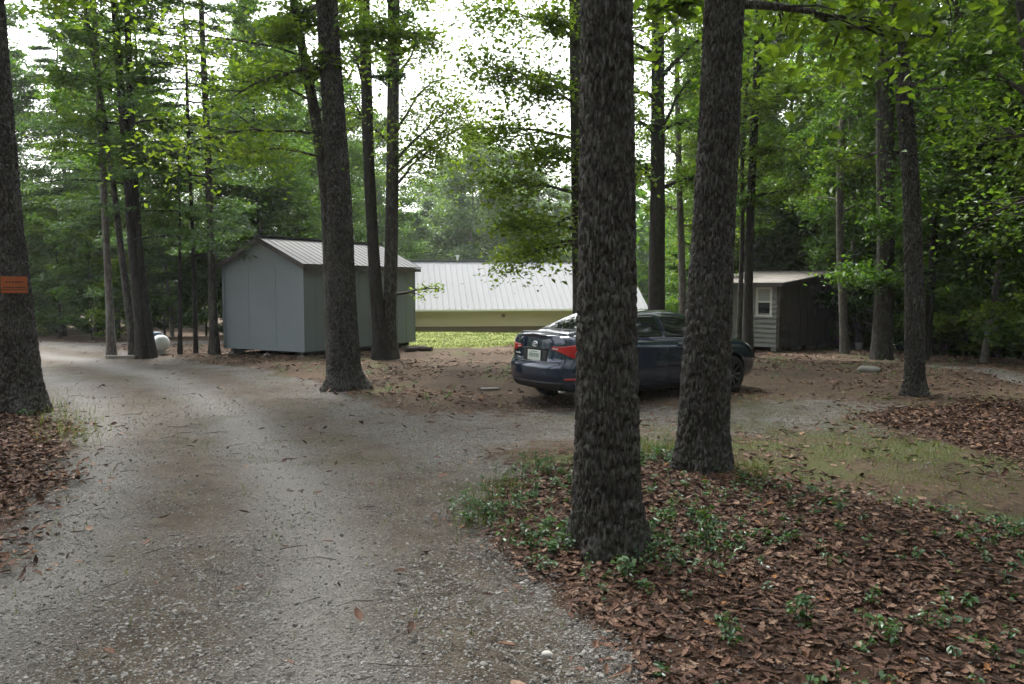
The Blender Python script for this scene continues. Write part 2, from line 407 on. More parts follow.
def limb_path(start, az, el, ln, n=6, droop=.25, wob=.08):
    d = np.array([math.cos(az) * math.cos(el), math.sin(az) * math.cos(el), math.sin(el)])
    t = np.linspace(0, 1, n)[:, None]
    p = np.asarray(start, float) + d * ln * t - np.array([0, 0, 1]) * droop * ln * t ** 2
    p[1:] += rng.normal(0, wob * ln / n, (n - 1, 3)); return p
def branch_out(mb, cr, start, az, el, ln, r, nsub, leaves, spread, flat=.35, droop=.22, tint=None, bare=.25):
    p = limb_path(start, az, el, ln, 7, droop)
    mb.tube(p, np.linspace(r, r * .22, 7), 5, False)
    for k in range(nsub):
        t = bare + (1 - bare) * (k + rng.uniform(.2, .9)) / nsub
        i = min(int(t * 6), 5); q = p[i] + (p[i + 1] - p[i]) * (t * 6 - i)
        a2 = az + rng.choice([-1, 1]) * rng.uniform(.35, 1.2); l2 = ln * rng.uniform(.25, .48) * (1.15 - .5 * t)
        p2 = limb_path(q, a2, el * .4 + rng.normal(0, .22), l2, 4, .2)
        mb.tube(p2, np.linspace(r * .35, r * .1, 4), 4, False)
        cr.spray(q, p2[-1], leaves, spread * l2, flat, None if tint is None else tint + rng.normal(0, .1))
    cr.spray(p[4], p[-1], leaves, spread * ln * .35, flat, tint)
def conifer_limbs(mb, cr, path_at, H, lo, Rr, n, leaves):
    for k in range(n):
        u = (k + rng.uniform(0, 1)) / n; z = lo + (H - lo) * u
        az = k * 2.4 + rng.normal(0, .4); ln = Rr * (1 - u) ** .75 * rng.uniform(.65, 1.1) + .3
        s = path_at(z); el = rng.uniform(-.02, .28)
        p = limb_path(s, az, el, ln, 6, .18, .05)
        mb.tube(p, np.linspace(.028, .007, 6), 4, False)
        for j in range(5):
            t = .25 + .75 * j / 5 + rng.uniform(0, .1); i = min(int(t * 5), 4); q = p[i] + (p[i + 1] - p[i]) * (t * 5 - i)
            a2 = az + rng.choice([-1, 1]) * rng.uniform(.3, .9); l2 = ln * rng.uniform(.2, .38)
            e = q + np.array([math.cos(a2) * l2, math.sin(a2) * l2, -.1 * l2])
            cr.spray(q, e, leaves, .22 * l2 + .05, .25)

def make_trunk(path, rad, bark, parent, near=False, extra=None, flare=1.0, name='trunk'):
    """path: points from just under ground upward (local coordinates)"""
    path = np.asarray(path, float); rad = np.asarray(rad, float)
    if near:
        L_ = np.r_[0, np.cumsum(np.linalg.norm(np.diff(path, axis=0), axis=1))]
        zlim = near
        s = np.r_[np.arange(0, zlim, .014), np.linspace(zlim, L_[-1], 30)]
        P = np.stack([np.interp(s, L_, path[:, i]) for i in range(3)], 1); rr = np.interp(s, L_, rad); seg = 150
        for _ in range(20): P[1:-1, :2] = (P[:-2, :2] + 2 * P[1:-1, :2] + P[2:, :2]) / 4
    else:
        L_ = np.r_[0, np.cumsum(np.linalg.norm(np.diff(path, axis=0), axis=1))]
        s = np.linspace(0, L_[-1], 46); P = np.stack([np.interp(s, L_, path[:, i]) for i in range(3)], 1); rr = np.interp(s, L_, rad); seg = 14
        for _ in range(3): P[1:-1, :2] = (P[:-2, :2] + 2 * P[1:-1, :2] + P[2:, :2]) / 4
    v, q, t = tube(P, rr, seg, False)
    c = np.repeat(P, seg, 0); rd = v - c; rl = np.linalg.norm(rd, axis=1, keepdims=True); ru = rd / (rl + 1e-9)
    th = np.tile(np.linspace(0, 2 * np.pi, seg, endpoint=False), len(P)); sd = rng.integers(0, 1000); ph = rng.uniform(0, 6.28, 3)
    zz = v[:, 2] - path[0, 2] - .3
    fl = flare * np.exp(-np.maximum(zz, 0) / .22) * (.15 + .14 * np.cos(3 * th + ph[0]) + .16 * np.cos(5 * th + ph[1]))
    off = rl[:, 0] * fl * .95
    off += rl[:, 0] * .10 * (fbm(np.c_[ru[:, :2] * 1.2, zz * .7], 3, int(sd)) - .5)
    if near:
        warp = (fbm(v * 5, 3, int(sd) + 5) - .5)
        wp = np.c_[v[:, 0] * 41, v[:, 1] * 41, v[:, 2] * 8] + warp[:, None] * 1.3
        f1, f2 = worley(wp, int(sd) + 9)
        ridge = sstep(.02, .30, f2 - f1)
        off += (ridge - .65) * .031 + (vnoise(np.c_[v[:, 0] * 75, v[:, 1] * 75, v[:, 2] * 38], 4) - .5) * .007
        # small flakes
        g1, g2 = worley(np.c_[v[:, 0] * 60, v[:, 1] * 60, v[:, 2] * 24], int(sd) + 19)
        off += (sstep(.0, .35, g2 - g1) - .5) * .005
    v = v + ru * off[:, None]
    V = [v]; Q = [q]; n = len(v)
    if extra is not None and extra.n:
        V.append(np.concatenate(extra.v)); Q.append(np.concatenate(extra.q) + n)
    return mesh_np(name, np.concatenate(V), np.concatenate(Q), bark, parent, True)

def path_fn(path):
    path = np.asarray(path)
    return lambda z: np.array([np.interp(z, path[:, 2], path[:, 0]), np.interp(z, path[:, 2], path[:, 1]), z])

def crown_on(mb, cr, pf, rf, H, lo, Rr, n, nsub, leaves, spread=.3, tint=None, shape=.6, azs=None, flat=.6):
    for k in range(n):
        u = (k + rng.uniform(0, 1)) / n; z = lo + (H * .96 - lo) * u
        az = k * 2.4 + rng.normal(0, .5) if azs is None else rng.uniform(*azs)
        prof = (.55 + .45 * math.sin(min(1, u * 1.6) * math.pi / 2)) * (1 - shape * max(0, u - .45) / .55)
        ln = Rr * prof * rng.uniform(.6, 1.1)
        el = R(rng.uniform(5, 30) + 35 * u)
        branch_out(mb, cr, pf(z), az, el, ln, max(.012, rf(z) * .38), nsub, leaves, spread, flat, .2, tint)

# traced tree: pts = [(px, py, width px)] bottom -> top, all at distance D
def traced_tree(name, label, D, pts, H, bark='bark', leaf='leaf_oak', crown=None, near=False, leaf_size=.13, group=None, extra_limbs=(), detail=0, lean_y=0.0, cat='tree', flare=1.0, thin=None, conifer=None, skew=0):
    b = pts[0]; x0 = wx(b[0], D); z0 = zg1(x0, D)
    root = empty(name, (x0, D, z0), label=label, cat=cat, group=group)
    P = [(0, 0, -.3)]; rr = [b[2] / F * D / 2]
    for (px, py, w) in pts:
        z = wz(py, D) - z0
        if z <= .02: z = .02
        P.append((wx(px, D) - x0, lean_y * z, z)); rr.append(w / F * D / 2)
    # carry on above the frame with the same lean, slowly straightening
    a = np.array(P[-2]); c = np.array(P[-1]); sl = (c - a) / max(.1, c[2] - a[2])
    zz = c[2]
    steps = 6
    for k in range(1, steps + 1):
        z = zz + (H - zz) * k / steps
        if z <= zz + .05: break
        P.append((c[0] + sl[0] * .7 * (z - zz), c[1] + sl[1] * (z - zz) + rng.normal(0, .05), z)); rr.append(max(.012, rr[len(pts)] * (1 - k / steps) ** .8))
    P = np.array(P); rr = np.array(rr)
    mb = MB(); cr = Crown(); pf = path_fn(P); rf = lambda z: float(np.interp(z, P[:, 2], rr))
    if crown: crown_on(mb, cr, pf, rf, H, **crown)
    if conifer: conifer_limbs(mb, cr, pf, H, **conifer)
    for e in extra_limbs:
        # e: (z start, target px, py, dD, nsub, leaves, spread, tint)
        zs, tpx, tpy, dD, nsub, lv, sp, ti = e
        st = pf(zs); tg = np.array([wx(tpx, D + dD) - x0, dD, wz(tpy, D + dD) - z0]); dv = tg - st
        ln = np.linalg.norm(dv); az = math.atan2(dv[1], dv[0]); el = math.asin(max(-1, min(1, dv[2] / ln)))
        el = math.atan2(dv[2] + .2 * ln, math.hypot(dv[0], dv[1]))
        branch_out(mb, cr, st, az, el, ln, max(.012, min(.05, rf(zs) * .3)), nsub + 3, int(lv * 2.5), sp * 2.1, .7, .2, ti, .25)
    make_trunk(P, rr, M[bark], root, near, mb, flare)
    if cr.p:
        if conifer: cr.build('crown', M[leaf], root, leaf_size, .5, .2, 0, thin, True)
        else: cr.build('crown', M[leaf], root, leaf_size, .6, .58, detail, thin)
    return root

# ------------------------------------------------------------------ the trees one can point at
C_hi = lambda lo, Rr, n=16, lv=34, **k: dict(dict(lo=lo, Rr=Rr, n=int(n * 1.35), nsub=8, leaves=int(lv * 2.6)) | dict(dict(spread=.5), **k), **k)
traced_tree('oak_tree', 'thick rough-barked oak trunk nearest the camera, standing in front of the parked car', 5.4,
    [(611, 552, 72), (609, 500, 65), (608, 400, 61), (606, 200, 53), (604, 0, 47)], 17, 'bark_near', 'leaf_oak',
    C_hi(6.0, 4.2, 15, 22), near=4.2, leaf_size=.15, group='big oaks on the leafy island')
traced_tree('oak_tree', 'second thick oak trunk, leaning slightly right, in front of the car bonnet', 7.45,
    [(708, 476, 53), (706, 430, 48), (707, 370, 46), (711, 250, 40), (716, 120, 38), (719, 0, 36)], 17, 'bark_near', 'leaf_yellow',
    C_hi(6.2, 4.0, 14, 20), near=4.6, leaf_size=.15, group='big oaks on the leafy island',
    extra_limbs=[(4.25, 880, 45, .9, 9, 13, .3, .45), (4.5, 860, -5, 1.4, 8, 16, .34, .5), (4.4, 655, 18, .6, 5, 8, .3, .35), (5.0, 960, 20, 2.2, 8, 16, .34, .5),
                 (4.7, 780, 30, 2.6, 6, 12, .34, .4)], detail=1)
traced_tree('sign_tree', 'dark trunk at the left edge with the orange sign fixed to it', 11.2,
    [(18, 414, 48), (16, 380, 41), (13, 300, 35), (9, 230, 31), (4, 100, 30), (1, 0, 28)], 18, 'bark_near', 'leaf_oak',
    C_hi(6.5, 4.0, 16, 30), near=6.4, leaf_size=.15, group='large trunks along the drive',
    extra_limbs=[(6.3, 150, -20, 2.0, 7, 14, .3, .55), (5.9, 90, 10, 1.2, 6, 12, .3, .6)])
traced_tree('oak_tree', 'dark mature trunk standing directly in front of the grey shed', 14.2,
    [(345, 388, 40), (344, 370, 31), (342, 300, 27), (341, 200, 23), (336, 100, 21), (331, 0, 19)], 17, 'bark_near', 'leaf_oak',
    C_hi(6.0, 3.6, 16, 34), near=7.5, leaf_size=.14, group='large trunks along the drive',
    extra_limbs=[(5.6, 250, 95, -.6, 7, 14, .3, .5), (6.2, 395, 60, .5, 4, 8, .3, .5)])
traced_tree('thin_tree', 'thin forked tree leaning left just behind the trunk in front of the shed', 15.0,
    [(333, 378, 15), (331, 300, 13), (328, 190, 12), (319, 120, 11), (306, 50, 9), (298, 0, 8)], 12, 'bark', 'leaf_yellow',
    C_hi(5.2, 2.2, 12, 30), leaf_size=.12,
    extra_limbs=[(4.6, 185, 150, -2.4, 8, 22, .3, .6), (4.2, 240, 155, -1.5, 6, 18, .3, .5), (6.0, 160, 40, -1, 8, 20, .34, .5), (5.2, 225, 70, 1, 6, 14, .3, .5), (4.9, 360, 40, 1, 4, 10, .3, .5)])
traced_tree('thin_tree', 'slim straight tree beside the shed wall, left one of the close pair', 20.3,
    [(382, 356, 19), (378, 320, 14), (374, 250, 12), (370, 150, 11), (368, 0, 11)], 15, 'bark_dark', 'leaf_maple',
    C_hi(6.5, 2.2, 12, 26), leaf_size=.12, group='close pair of trees at the shed wall', extra_limbs=[(5.6, 350, 90, .5, 5, 14, .3, .6), (6.6, 340, 10, -.5, 6, 14, .3, .6)])
traced_tree('thin_tree', 'slim straight tree beside the shed wall, right one of the close pair', 20.5,
    [(387, 355, 20), (389, 320, 14), (392, 250, 13), (395, 120, 12), (397, 0, 12)], 15, 'bark', 'leaf_yellow',
    C_hi(7.0, 2.0, 10, 24), leaf_size=.13, group='close pair of trees at the shed wall',
    extra_limbs=[(1.55, 442, 288, .4, 1, 9, .16, .6), (4.6, 478, 118, .6, 9, 44, .34, .55), (4.9, 465, 100, -.6, 9, 44, .34, .6), (4.2, 440, 140, .3, 8, 30, .34, .5), (5.6, 440, 75, .3, 7, 22, .34, .5), (6.6, 430, 20, 1, 5, 12, .3, .4), (5.4, 345, 110, .5, 6, 14, .3, .5)])
traced_tree('maple_tree', 'leafy tree behind the nearest oak whose low boughs hang in front of the white roof', 15.5,
    [(581, 372, 17), (580, 300, 15), (577, 200, 13), (575, 100, 12), (573, 0, 11)], 14, 'bark', 'leaf_yellow',
    C_hi(3.4, 2.4, 15, 14, tint=.4, spread=.62), leaf_size=.125,
    extra_limbs=[(2.7, 506, 262, .8, 7, 22, .32, .6), (2.6, 525, 258, -.8, 7, 20, .32, .65), (2.9, 508, 225, .4, 9, 34, .26, .5), (3.6, 492, 185, .3, 9, 36, .28, .45), (4.6, 482, 130, .5, 9, 36, .28, .4),
                 (5.5, 474, 70, .2, 9, 36, .3, .4), (6.6, 480, 15, .6, 9, 36, .3, .4), (3.2, 545, 235, -.9, 6, 14, .3, .65), (4.2, 540, 150, -.9, 8, 24, .3, .5), (5.2, 535, 85, -.8, 8, 24, .3, .5), (6.4, 545, 20, -.6, 8, 24, .3, .5)])
traced_tree('maple_tree', 'dark trunk rising behind the car roof, seen between the two big oaks', 20,
    [(657, 345, 19), (656, 300, 17), (656, 200, 15), (655, 80, 13), (654, 0, 12)], 17, 'bark_dark', 'leaf_maple', C_hi(4.2, 3.2, 20, 28), leaf_size=.14,
    extra_limbs=[(5.5, 700, 60, -.6, 6, 18, .3, .4), (4.2, 625, 150, .4, 6, 18, .3, .4)])
traced_tree('thin_tree', 'thin pale stem right of the dark trunk behind the car roof', 23,
    [(684, 340, 8), (681, 260, 7), (677, 180, 6), (674, 90, 5), (672, 0, 5)], 12, 'bark_pale', 'leaf_yellow', C_hi(3.5, 2.0, 14, 24), leaf_size=.13)
traced_tree('thin_tree', 'slim dark tree standing right against the front of the weathered cabin', 22.5,
    [(749, 350, 11), (748, 300, 9), (748, 220, 8), (750, 140, 8), (752, 60, 7), (752, 0, 7)], 14, 'bark_dark', 'leaf_yellow', C_hi(4.2, 2.4, 16, 24), leaf_size=.13,
    group='saplings before the cabin')
traced_tree('thin_tree', 'thinnest sapling left of the cabin window, beside the slim dark tree', 23,
    [(739, 350, 6), (740, 300, 5), (741, 230, 4), (739, 160, 4), (742, 100, 3)], 9, 'bark', 'leaf_maple', C_hi(3.2, 1.6, 12, 20), leaf_size=.12,
    group='saplings before the cabin')
traced_tree('thin_tree', 'grey leaning stem at the right corner of the cabin', 25,
    [(846, 352, 9), (843, 310, 8), (838, 250, 7), (836, 180, 7), (838, 90, 6), (842, 0, 6)], 13, 'bark_pale', 'leaf_maple', C_hi(4.2, 2.4, 16, 26), leaf_size=.13)
traced_tree('oak_tree', 'wide pale trunk standing right of the cabin in the dark woods', 22,
    [(883, 357, 20), (883, 320, 18), (884, 240, 16), (880, 160, 17), (876, 60, 15), (874, 0, 13)], 18, 'bark', 'leaf_oak', C_hi(5, 3.2, 18, 28), leaf_size=.14)
traced_tree('oak_tree', 'tall trunk leaning left with a mossy foot, at the edge of the red-brown leaf patch', 13.3,
    [(918, 396, 24), (917, 375, 18), (914, 300, 17), (908, 200, 15), (899, 120, 14), (891, 50, 13), (886, 0, 12)], 16, 'bark_near', 'leaf_maple',
    C_hi(6.2, 3.4, 16, 34), near=6.8, leaf_size=.14,
    extra_limbs=[(4.8, 960, 90, .8, 6, 18, .3, .4), (5.6, 840, 60, 1.0, 6, 16, .3, .45), (5.0, 990, 55, -.8, 7, 18, .3, .4)])
traced_tree('oak_tree', 'trunk cut by the right edge of the photo, its top bending into view', 11.8,
    [(1046, 410, 32), (1047, 380, 26), (1046, 250, 24), (1034, 120, 22), (1019, 40, 21), (1012, 0, 20)], 16, 'bark', 'leaf_maple',
    C_hi(5.6, 3.6, 16, 30), leaf_size=.13,
    extra_limbs=[(3.8, 985, 130, 2.2, 8, 24, .3, .75), (3.2, 1010, 215, 3.0, 7, 22, .3, .6), (4.3, 960, 60, 1.8, 7, 18, .3, .5)])
# the cluster at the bend of the drive, left of the shed
traced_tree('thin_tree', 'pale straight trunk at the drive bend, leftmost of the cluster by the white tank', 21.6,
    [(110, 354, 9.6), (110, 310, 7.2), (109, 250, 6.4), (108, 180, 6.4), (106, 60, 5.6), (104, 0, 4.8)], 15, 'bark_pale', 'leaf_maple', C_hi(4.5, 2.6, 14, 22), leaf_size=.13)
traced_tree('thin_tree', 'slender left-leaning trunk between the pale trunk and the dark double trunk', 21.0,
    [(133, 358, 9.6), (129, 310, 7.2), (124, 260, 6.4), (119, 200, 5.6), (110, 110, 4.8), (98, 30, 4.0)], 14, 'bark', 'leaf_oak', C_hi(4.5, 2.2, 14, 20), leaf_size=.13)
traced_tree('pine_tree', 'dark trunk left half of the double trunk beside the white tank', 20.8,
    [(142, 357, 14.4), (139, 320, 9.6), (135, 260, 8.8), (132, 180, 8.0), (128, 80, 7.2), (124, 0, 6.4)], 16, 'bark_dark', 'leaf_cool',
    conifer=dict(lo=3.0, Rr=2.6, n=44, leaves=70), leaf_size=.2, group='dark double trunk by the tank')
traced_tree('maple_tree', 'dark leaning trunk right half of the double trunk beside the white tank', 20.9,
    [(150, 356, 12.0), (146, 320, 8.8), (142, 270, 8.0), (139, 200, 7.2), (137, 100, 6.4), (137, 0, 5.6)], 15, 'bark_dark', 'leaf_maple', C_hi(4.4, 2.8, 18, 26), leaf_size=.14, group='dark double trunk by the tank')
traced_tree('thin_tree', 'short thin stem just right of the white tank', 21.5,
    [(179, 353, 4.8), (180, 320, 4.0), (181, 268, 3.2), (182, 230, 2.4)], 5.4, 'bark_dark', 'leaf_maple', C_hi(2.6, 1.1, 8, 16), leaf_size=.12)
traced_tree('thin_tree', 'thin upright stem midway between the white tank and the shed', 21.6,
    [(195, 353, 4.8), (195, 320, 4.0), (195, 250, 3.2), (194, 180, 3.2), (193, 110, 3.2)], 11, 'bark_dark', 'leaf_cool',
    conifer=dict(lo=2.6, Rr=1.6, n=34, leaves=55), leaf_size=.19)
traced_tree('pine_tree', 'straight slim pine close to the left wall of the shed', 21.4,
    [(214, 355, 11.2), (213, 320, 8.0), (213, 250, 7.2), (212, 150, 6.4), (210, 60, 5.6), (209, 0, 4.8)], 16, 'bark', 'leaf_cool',
    conifer=dict(lo=3.0, Rr=2.3, n=42, leaves=70), leaf_size=.2)

# ------------------------------------------------------------------ kinds of woodland tree, copied into the woods
def kind_tree(name, H, r, lo, Rr, n, nsub, leaves, leaf, bark, size, style='broad', tint=None, shape=.55, spread=.3):
    root = empty(name, (0, 0, 0))
    z = np.linspace(-.3, H, 9); P = np.stack([np.cumsum(rng.normal(0, .09 * H / 12, 9)), np.cumsum(rng.normal(0, .09 * H / 12, 9)), z], 1); P -= [P[0, 0], P[0, 1], 0]
    rr = r * np.clip(1 - np.maximum(z, 0) / H, .03, 1) ** .8
    mb = MB(); cr = Crown(); pf = path_fn(P); rf = lambda zz: float(np.interp(zz, P[:, 2], rr))
    if style == 'broad': crown_on(mb, cr, pf, rf, H, lo, Rr, n, nsub, leaves, spread, tint, shape)
    else: conifer_limbs(mb, cr, pf, H, lo, Rr, n, leaves)
    make_trunk(P, rr, M[bark], root, False, mb, 1.0)
    cr.build('crown', M[leaf], root, size, .6 if style == 'broad' else .5, .6 if style == 'broad' else .22, 0, None, style != 'broad')
    return root
K = dict(
    a=kind_tree('woodland_tree', 17, .17, 2.6, 3.9, 38, 8, 110, 'leaf_oak', 'bark', .18, spread=.52),
    b=kind_tree('woodland_tree', 15, .13, 1.6, 3.5, 38, 8, 108, 'leaf_maple', 'bark_dark', .175, spread=.52),
    c=kind_tree('woodland_tree', 12, .10, .9, 3.0, 36, 8, 100, 'leaf_maple', 'bark_pale', .165, spread=.52),
    s=kind_tree('sapling', 6, .045, .3, 2.1, 24, 6, 70, 'leaf_maple', 'bark', .16, shape=.4, spread=.4),
    y=kind_tree('sapling', 4.2, .035, .2, 1.9, 20, 6, 66, 'leaf_yellow', 'bark', .15, shape=.3, spread=.4),
    p=kind_tree('pine_tree', 15, .15, 1.0, 3.6, 80, 6, 90, 'leaf_cool', 'bark_dark', .26, 'conifer'),
    f=kind_tree('far_tree', 12, .14, .6, 3.8, 36, 8, 100, 'leaf_far_haze', 'bark_pale', .22, spread=.52),
)
used = set()
def plant(k, px, D, s=1.0, label=None, group=None, cat='tree', dz=0):
    src = K[k]; o = src if k not in used else copy_tree(src); used.add(k)
    x = wx(px, D); o.location = (x, D, zg1(x, D) - .05 + dz); o.rotation_euler = (rng.normal(0, .02), rng.normal(0, .02), rng.uniform(0, 6.28))
    o.scale = (s, s, s * rng.uniform(.92, 1.06)); o['label'] = label; o['category'] = cat; o['group'] = group
    return o
def plant_many(lst, label, group, cat='tree'):
    for e in lst: plant(e[0], e[1], e[2], e[3] if len(e) > 3 else 1.0, label, group, cat)
# left: beyond the bend of the drive
plant_many([('p', 62, 39), ('p', 150, 30, .85), ('p', 100, 40)], 'dark layered pine in the woods beyond the drive bend', 'pines beyond the drive bend')
plant_many([('c', 30, 34, .9), ('b', -25, 36), ('c', 95, 45, .8), ('c', 260, 34, .95), ('b', 290, 40, 1.0), ('b', 215, 50, .9), ('c', 130, 52, .95)],
           'leafy broad tree in the woods beyond the drive bend', 'leafy trees beyond the drive bend')
plant_many([('s', 60, 30, .9), ('s', 92, 29, .8), ('y', 128, 29, 1.0), ('s', 165, 30, .9), ('y', 205, 31, 1.0), ('s', 245, 30, .9), ('y', 30, 31), ('s', 5, 30), ('s', 285, 31, .9)],
           'bushy young tree filling the gap under the pines past the drive', 'young trees beyond the drive bend')
plant_many([('c', 172, 29, .7), ('b', 262, 30, .85), ('c', 118, 34, 1.1), ('c', 232, 31, .8)], 'airy broadleaf tree in the woods just past the drive bend', 'airy trees just past the drive bend')
# behind shed and house
plant_many([('b', 322, 38, .9), ('c', 388, 50, 1.15), ('c', 330, 44, .95), ('b', 300, 52, .9), ('c', 372, 54, .9), ('b', 345, 62, 1.0)], 'broad tree rising behind the grey shed roof', 'trees behind the shed')
plant_many([('f', 415, 58, .7), ('f', 448, 66, 1.05), ('f', 476, 60, 1.2), ('f', 505, 66, 1.1), ('f', 490, 74, 1.4), ('f', 442, 76, 1.35), ('f', 515, 72, 1.35), ('f', 428, 64, .85), ('f', 535, 60, .8), ('f', 400, 70, .75), ('f', 432, 78, .8), ('f', 560, 66, 1.0), ('f', 590, 62, 1.0), ('f', 620, 70, 1.1), ('f', 462, 80, 1.0), ('f', 520, 84, 1.1), ('f', 380, 80, .9)],
           'pale green tree beyond the white roofed house', 'trees beyond the house')
# right: the deep woods
plant_many([('a', 742, 33), ('b', 716, 40), ('a', 735, 36), ('b', 780, 34), ('c', 800, 40), ('a', 830, 36), ('b', 865, 33), ('a', 900, 30), ('c', 940, 28), ('b', 965, 34), ('a', 1000, 26), ('b', 1040, 30),
            ('c', 860, 28), ('a', 712, 50), ('b', 760, 46), ('a', 820, 48), ('b', 880, 44), ('a', 945, 42), ('b', 1010, 40), ('a', 1080, 34), ('c', 684, 56), ('c', 1075, 24), ('b', 1120, 28), ('a', 1170, 16), ('b', 1200, 21), ('a', 1140, 24), ('b', 925, 21.5, .9), ('c', 985, 20, .9), ('a', 1090, 18)],  # outermost right trees are out of view, added to shade the understory
           'tall leafy tree in the dark woods behind the cabin', 'trees of the dark woods behind the cabin')
plant_many([('s', 716, 36), ('y', 708, 30), ('s', 700, 34), ('y', 722, 33), ('s', 780, 33), ('s', 812, 33), ('s', 850, 31), ('y', 875, 29), ('s', 905, 27), ('s', 935, 25), ('s', 968, 24), ('y', 1000, 23), ('s', 1025, 21), ('s', 1050, 22), ('s', 890, 33), ('s', 955, 30), ('s', 1010, 30), ('y', 1060, 18), ('s', 690, 27, .7)],
           'young understory tree in the dark woods behind the cabin', 'understory of the dark woods')

# far woods that read as one mass: rings of leaf clumps on real stems, all round the place
def far_woods():
    P = []; T = []; mb = MB()
    for k in range(430):
        az = rng.uniform(0, 2 * math.pi); d = rng.uniform(44, 74)
        x, y = d * math.sin(az), d * math.cos(az)
        if y > 0:
            px = CX + F * x / y
            if 250 < px < 610: continue
            if px < 330: d *= 1.1; x *= 1.1; y *= 1.1
            H = rng.uniform(9, 15) if px > 600 else rng.uniform(5, 9)
        else:
            H = rng.uniform(12, 18)
        if math.hypot(x, y) < 40: continue
        z0 = zg1(x, y); n = 520
        P_ = rng.normal(0, 1, (n, 3)); P_ /= np.linalg.norm(P_, axis=1, keepdims=True); P_ *= rng.uniform(.3, 1, (n, 1)) ** .4
        nb = rng.uniform(.75, 1.15)
        q = P_ * np.array([2.9, 2.9, H * .47]) * nb; q = q * (1 + .45 * (fbm(P_ * 2.2 + k, 2, 3)[:, None] - .5))
        P.append(q + [x, y, z0 + H * .52]); T.append(np.clip(rng.uniform(.2, .55) + rng.normal(0, .15, n), 0, 1))
        mb.tube([(x, y, z0 - .3), (x, y, z0 + H * .8)], [.16, .05], 5, False)
    p = np.concatenate(P); t = np.concatenate(T)
    v, f, k = leaf_geo(p, rng.uniform(.45, .85, len(p)), .7, .7, 0)
    v2 = np.concatenate(mb.v); q2 = np.concatenate(mb.q)
    o = mesh_np('far_woods', np.vstack([v, v2]), [np.vstack([f[0], q2 + len(v)])], [M['leaf_maple'], M['bark_dark']], None, False, dict(tint=np.r_[np.repeat(t, k), np.full(len(v2), .1)]))
    idx = np.r_[np.zeros(len(f[0]), np.int32), np.ones(len(q2), np.int32)]
    o.data.polygons.foreach_set('material_index', idx)
    tag(o, 'far green woods closing off the view all round', None, None, 'stuff')
far_woods()
# woods behind the photographer that shade the drive: same kinds of tree
for (k, x, y, s) in [('a', -6, -4, 1), ('b', 4, -5, 1), ('a', -9, 4, 1), ('b', 9, -1, 1), ('a', 0, -11, 1), ('b', -14, -3, 1), ('a', 12, 6, 1), ('a', 8, -11, 1), ('b', -8, -13, 1), ('a', 17, 1, 1), ('b', 18, 11, 1), ('b', 22, 20, 1), ('a', 14, -8, 1), ('a', -19, -10, 1)]:
    o = copy_tree(K[k]); o.location = (x, y, zg1(x, y) - .05); o.rotation_euler = (0, 0, rng.uniform(0, 6.28)); o.scale = (s,) * 3
    tag(o, 'tall leafy tree beside the drive beyond the edge of the photo', 'tree', 'trees shading the drive')

# ------------------------------------------------------------------ building materials
M['shed_paint'] = paint_mat('blue_grey_paint', (.17, .198, .212), .6, .10, .1, 1.2)
M['shed_trim'] = paint_mat('grey_trim_paint', (.17, .198, .212), .55, .08, .1, 2)
M['shed_roof'] = paint_mat('dark_grey_sheet_metal', (.055, .057, .058), .65, .15, .08, 1.5, .2)
M['dark_wood'] = paint_mat('dark_weathered_wood', (.075, .066, .057), .85, .35, .5, 3, stretch=(1, 1, .15))
M['block'] = paint_mat('concrete_block', (.24, .235, .22), .9, .2, .5, 5)
M['white_roof'] = paint_mat('white_sheet_metal', (.27, .275, .28), .9, .05, .05, .7, 0, .0)
M['cream'] = paint_mat('cream_siding', (.47, .40, .31), .6, .06, .1, 1)
M['brown_skirt'] = paint_mat('brown_skirting', (.12, .085, .05), .8, .2, .3, 2)
M['siding_white'] = paint_mat('weathered_white_board', (.25, .25, .245), .7, .3, .3, 2.5, stretch=(1, 1, 1))
M['rust_roof'] = paint_mat('rusty_sheet_metal', (.22, .20, .175), .7, .5, .2, 1.6)
M['white'] = paint_mat('white_paint', (.72, .72, .70), .45, .06, .05, 3)
M['sign_orange'] = paint_mat('orange_sign_face', (.33, .085, .022), .5, .12, .05, 5)
M['black'] = paint_mat('black_ink', (.02, .02, .02), .6, .1, .05, 5)
M['tank'] = paint_mat('white_tank_paint', (.68, .69, .68), .4, .08, .05, 3)
M['tank_lid'] = paint_mat('blue_grey_lid', (.10, .14, .19), .5, .1, .05, 3)
M['pale_stone'] = paint_mat('pale_field_stone', (.42, .41, .39), .9, .2, .5, 20)
M['rock'] = paint_mat('grey_field_stone', (.16, .155, .14), .9, .3, .6, 6)
M['timber'] = paint_mat('grey_timber', (.20, .18, .15), .85, .3, .5, 4)
M['log'] = paint_mat('dark_log', (.055, .045, .036), .9, .3, .6, 6)
def simple(name, col, rough, spec=.5, metal=0, coat=0):
    m, nt, out = new_mat(name); n = noise(nt, coords(nt), 6, 4)
    r = ramp(nt, [(.3, tuple(x * .9 for x in col)), (.7, tuple(min(1, x * 1.1) for x in col))], n)
    p = principled(nt, out, r.outputs[0], rough, None, spec, metal, coat); return m
M['pane'] = simple('dark_window_pane', (.02, .023, .026), .06)
M['rubber'] = simple('tyre_rubber', (.018, .018, .018), .8, .3)
M['plastic'] = simple('black_plastic', (.016, .016, .017), .55, .4)
M['chrome'] = simple('chrome', (.75, .75, .76), .12, .5, 1)
M['alloy'] = simple('silver_wheel', (.10, .10, .105), .35, .5, .6)
M['plate'] = simple('pale_plate', (.62, .66, .62), .45)
M['plate_mark'] = simple('plate_print', (.25, .32, .31), .5)
M['red_lens'] = simple('red_lens', (.42, .012, .014), .1, .6, 0, .6)
M['clear_lens'] = simple('clear_lens', (.55, .5, .5), .1, .6, 0, .6)
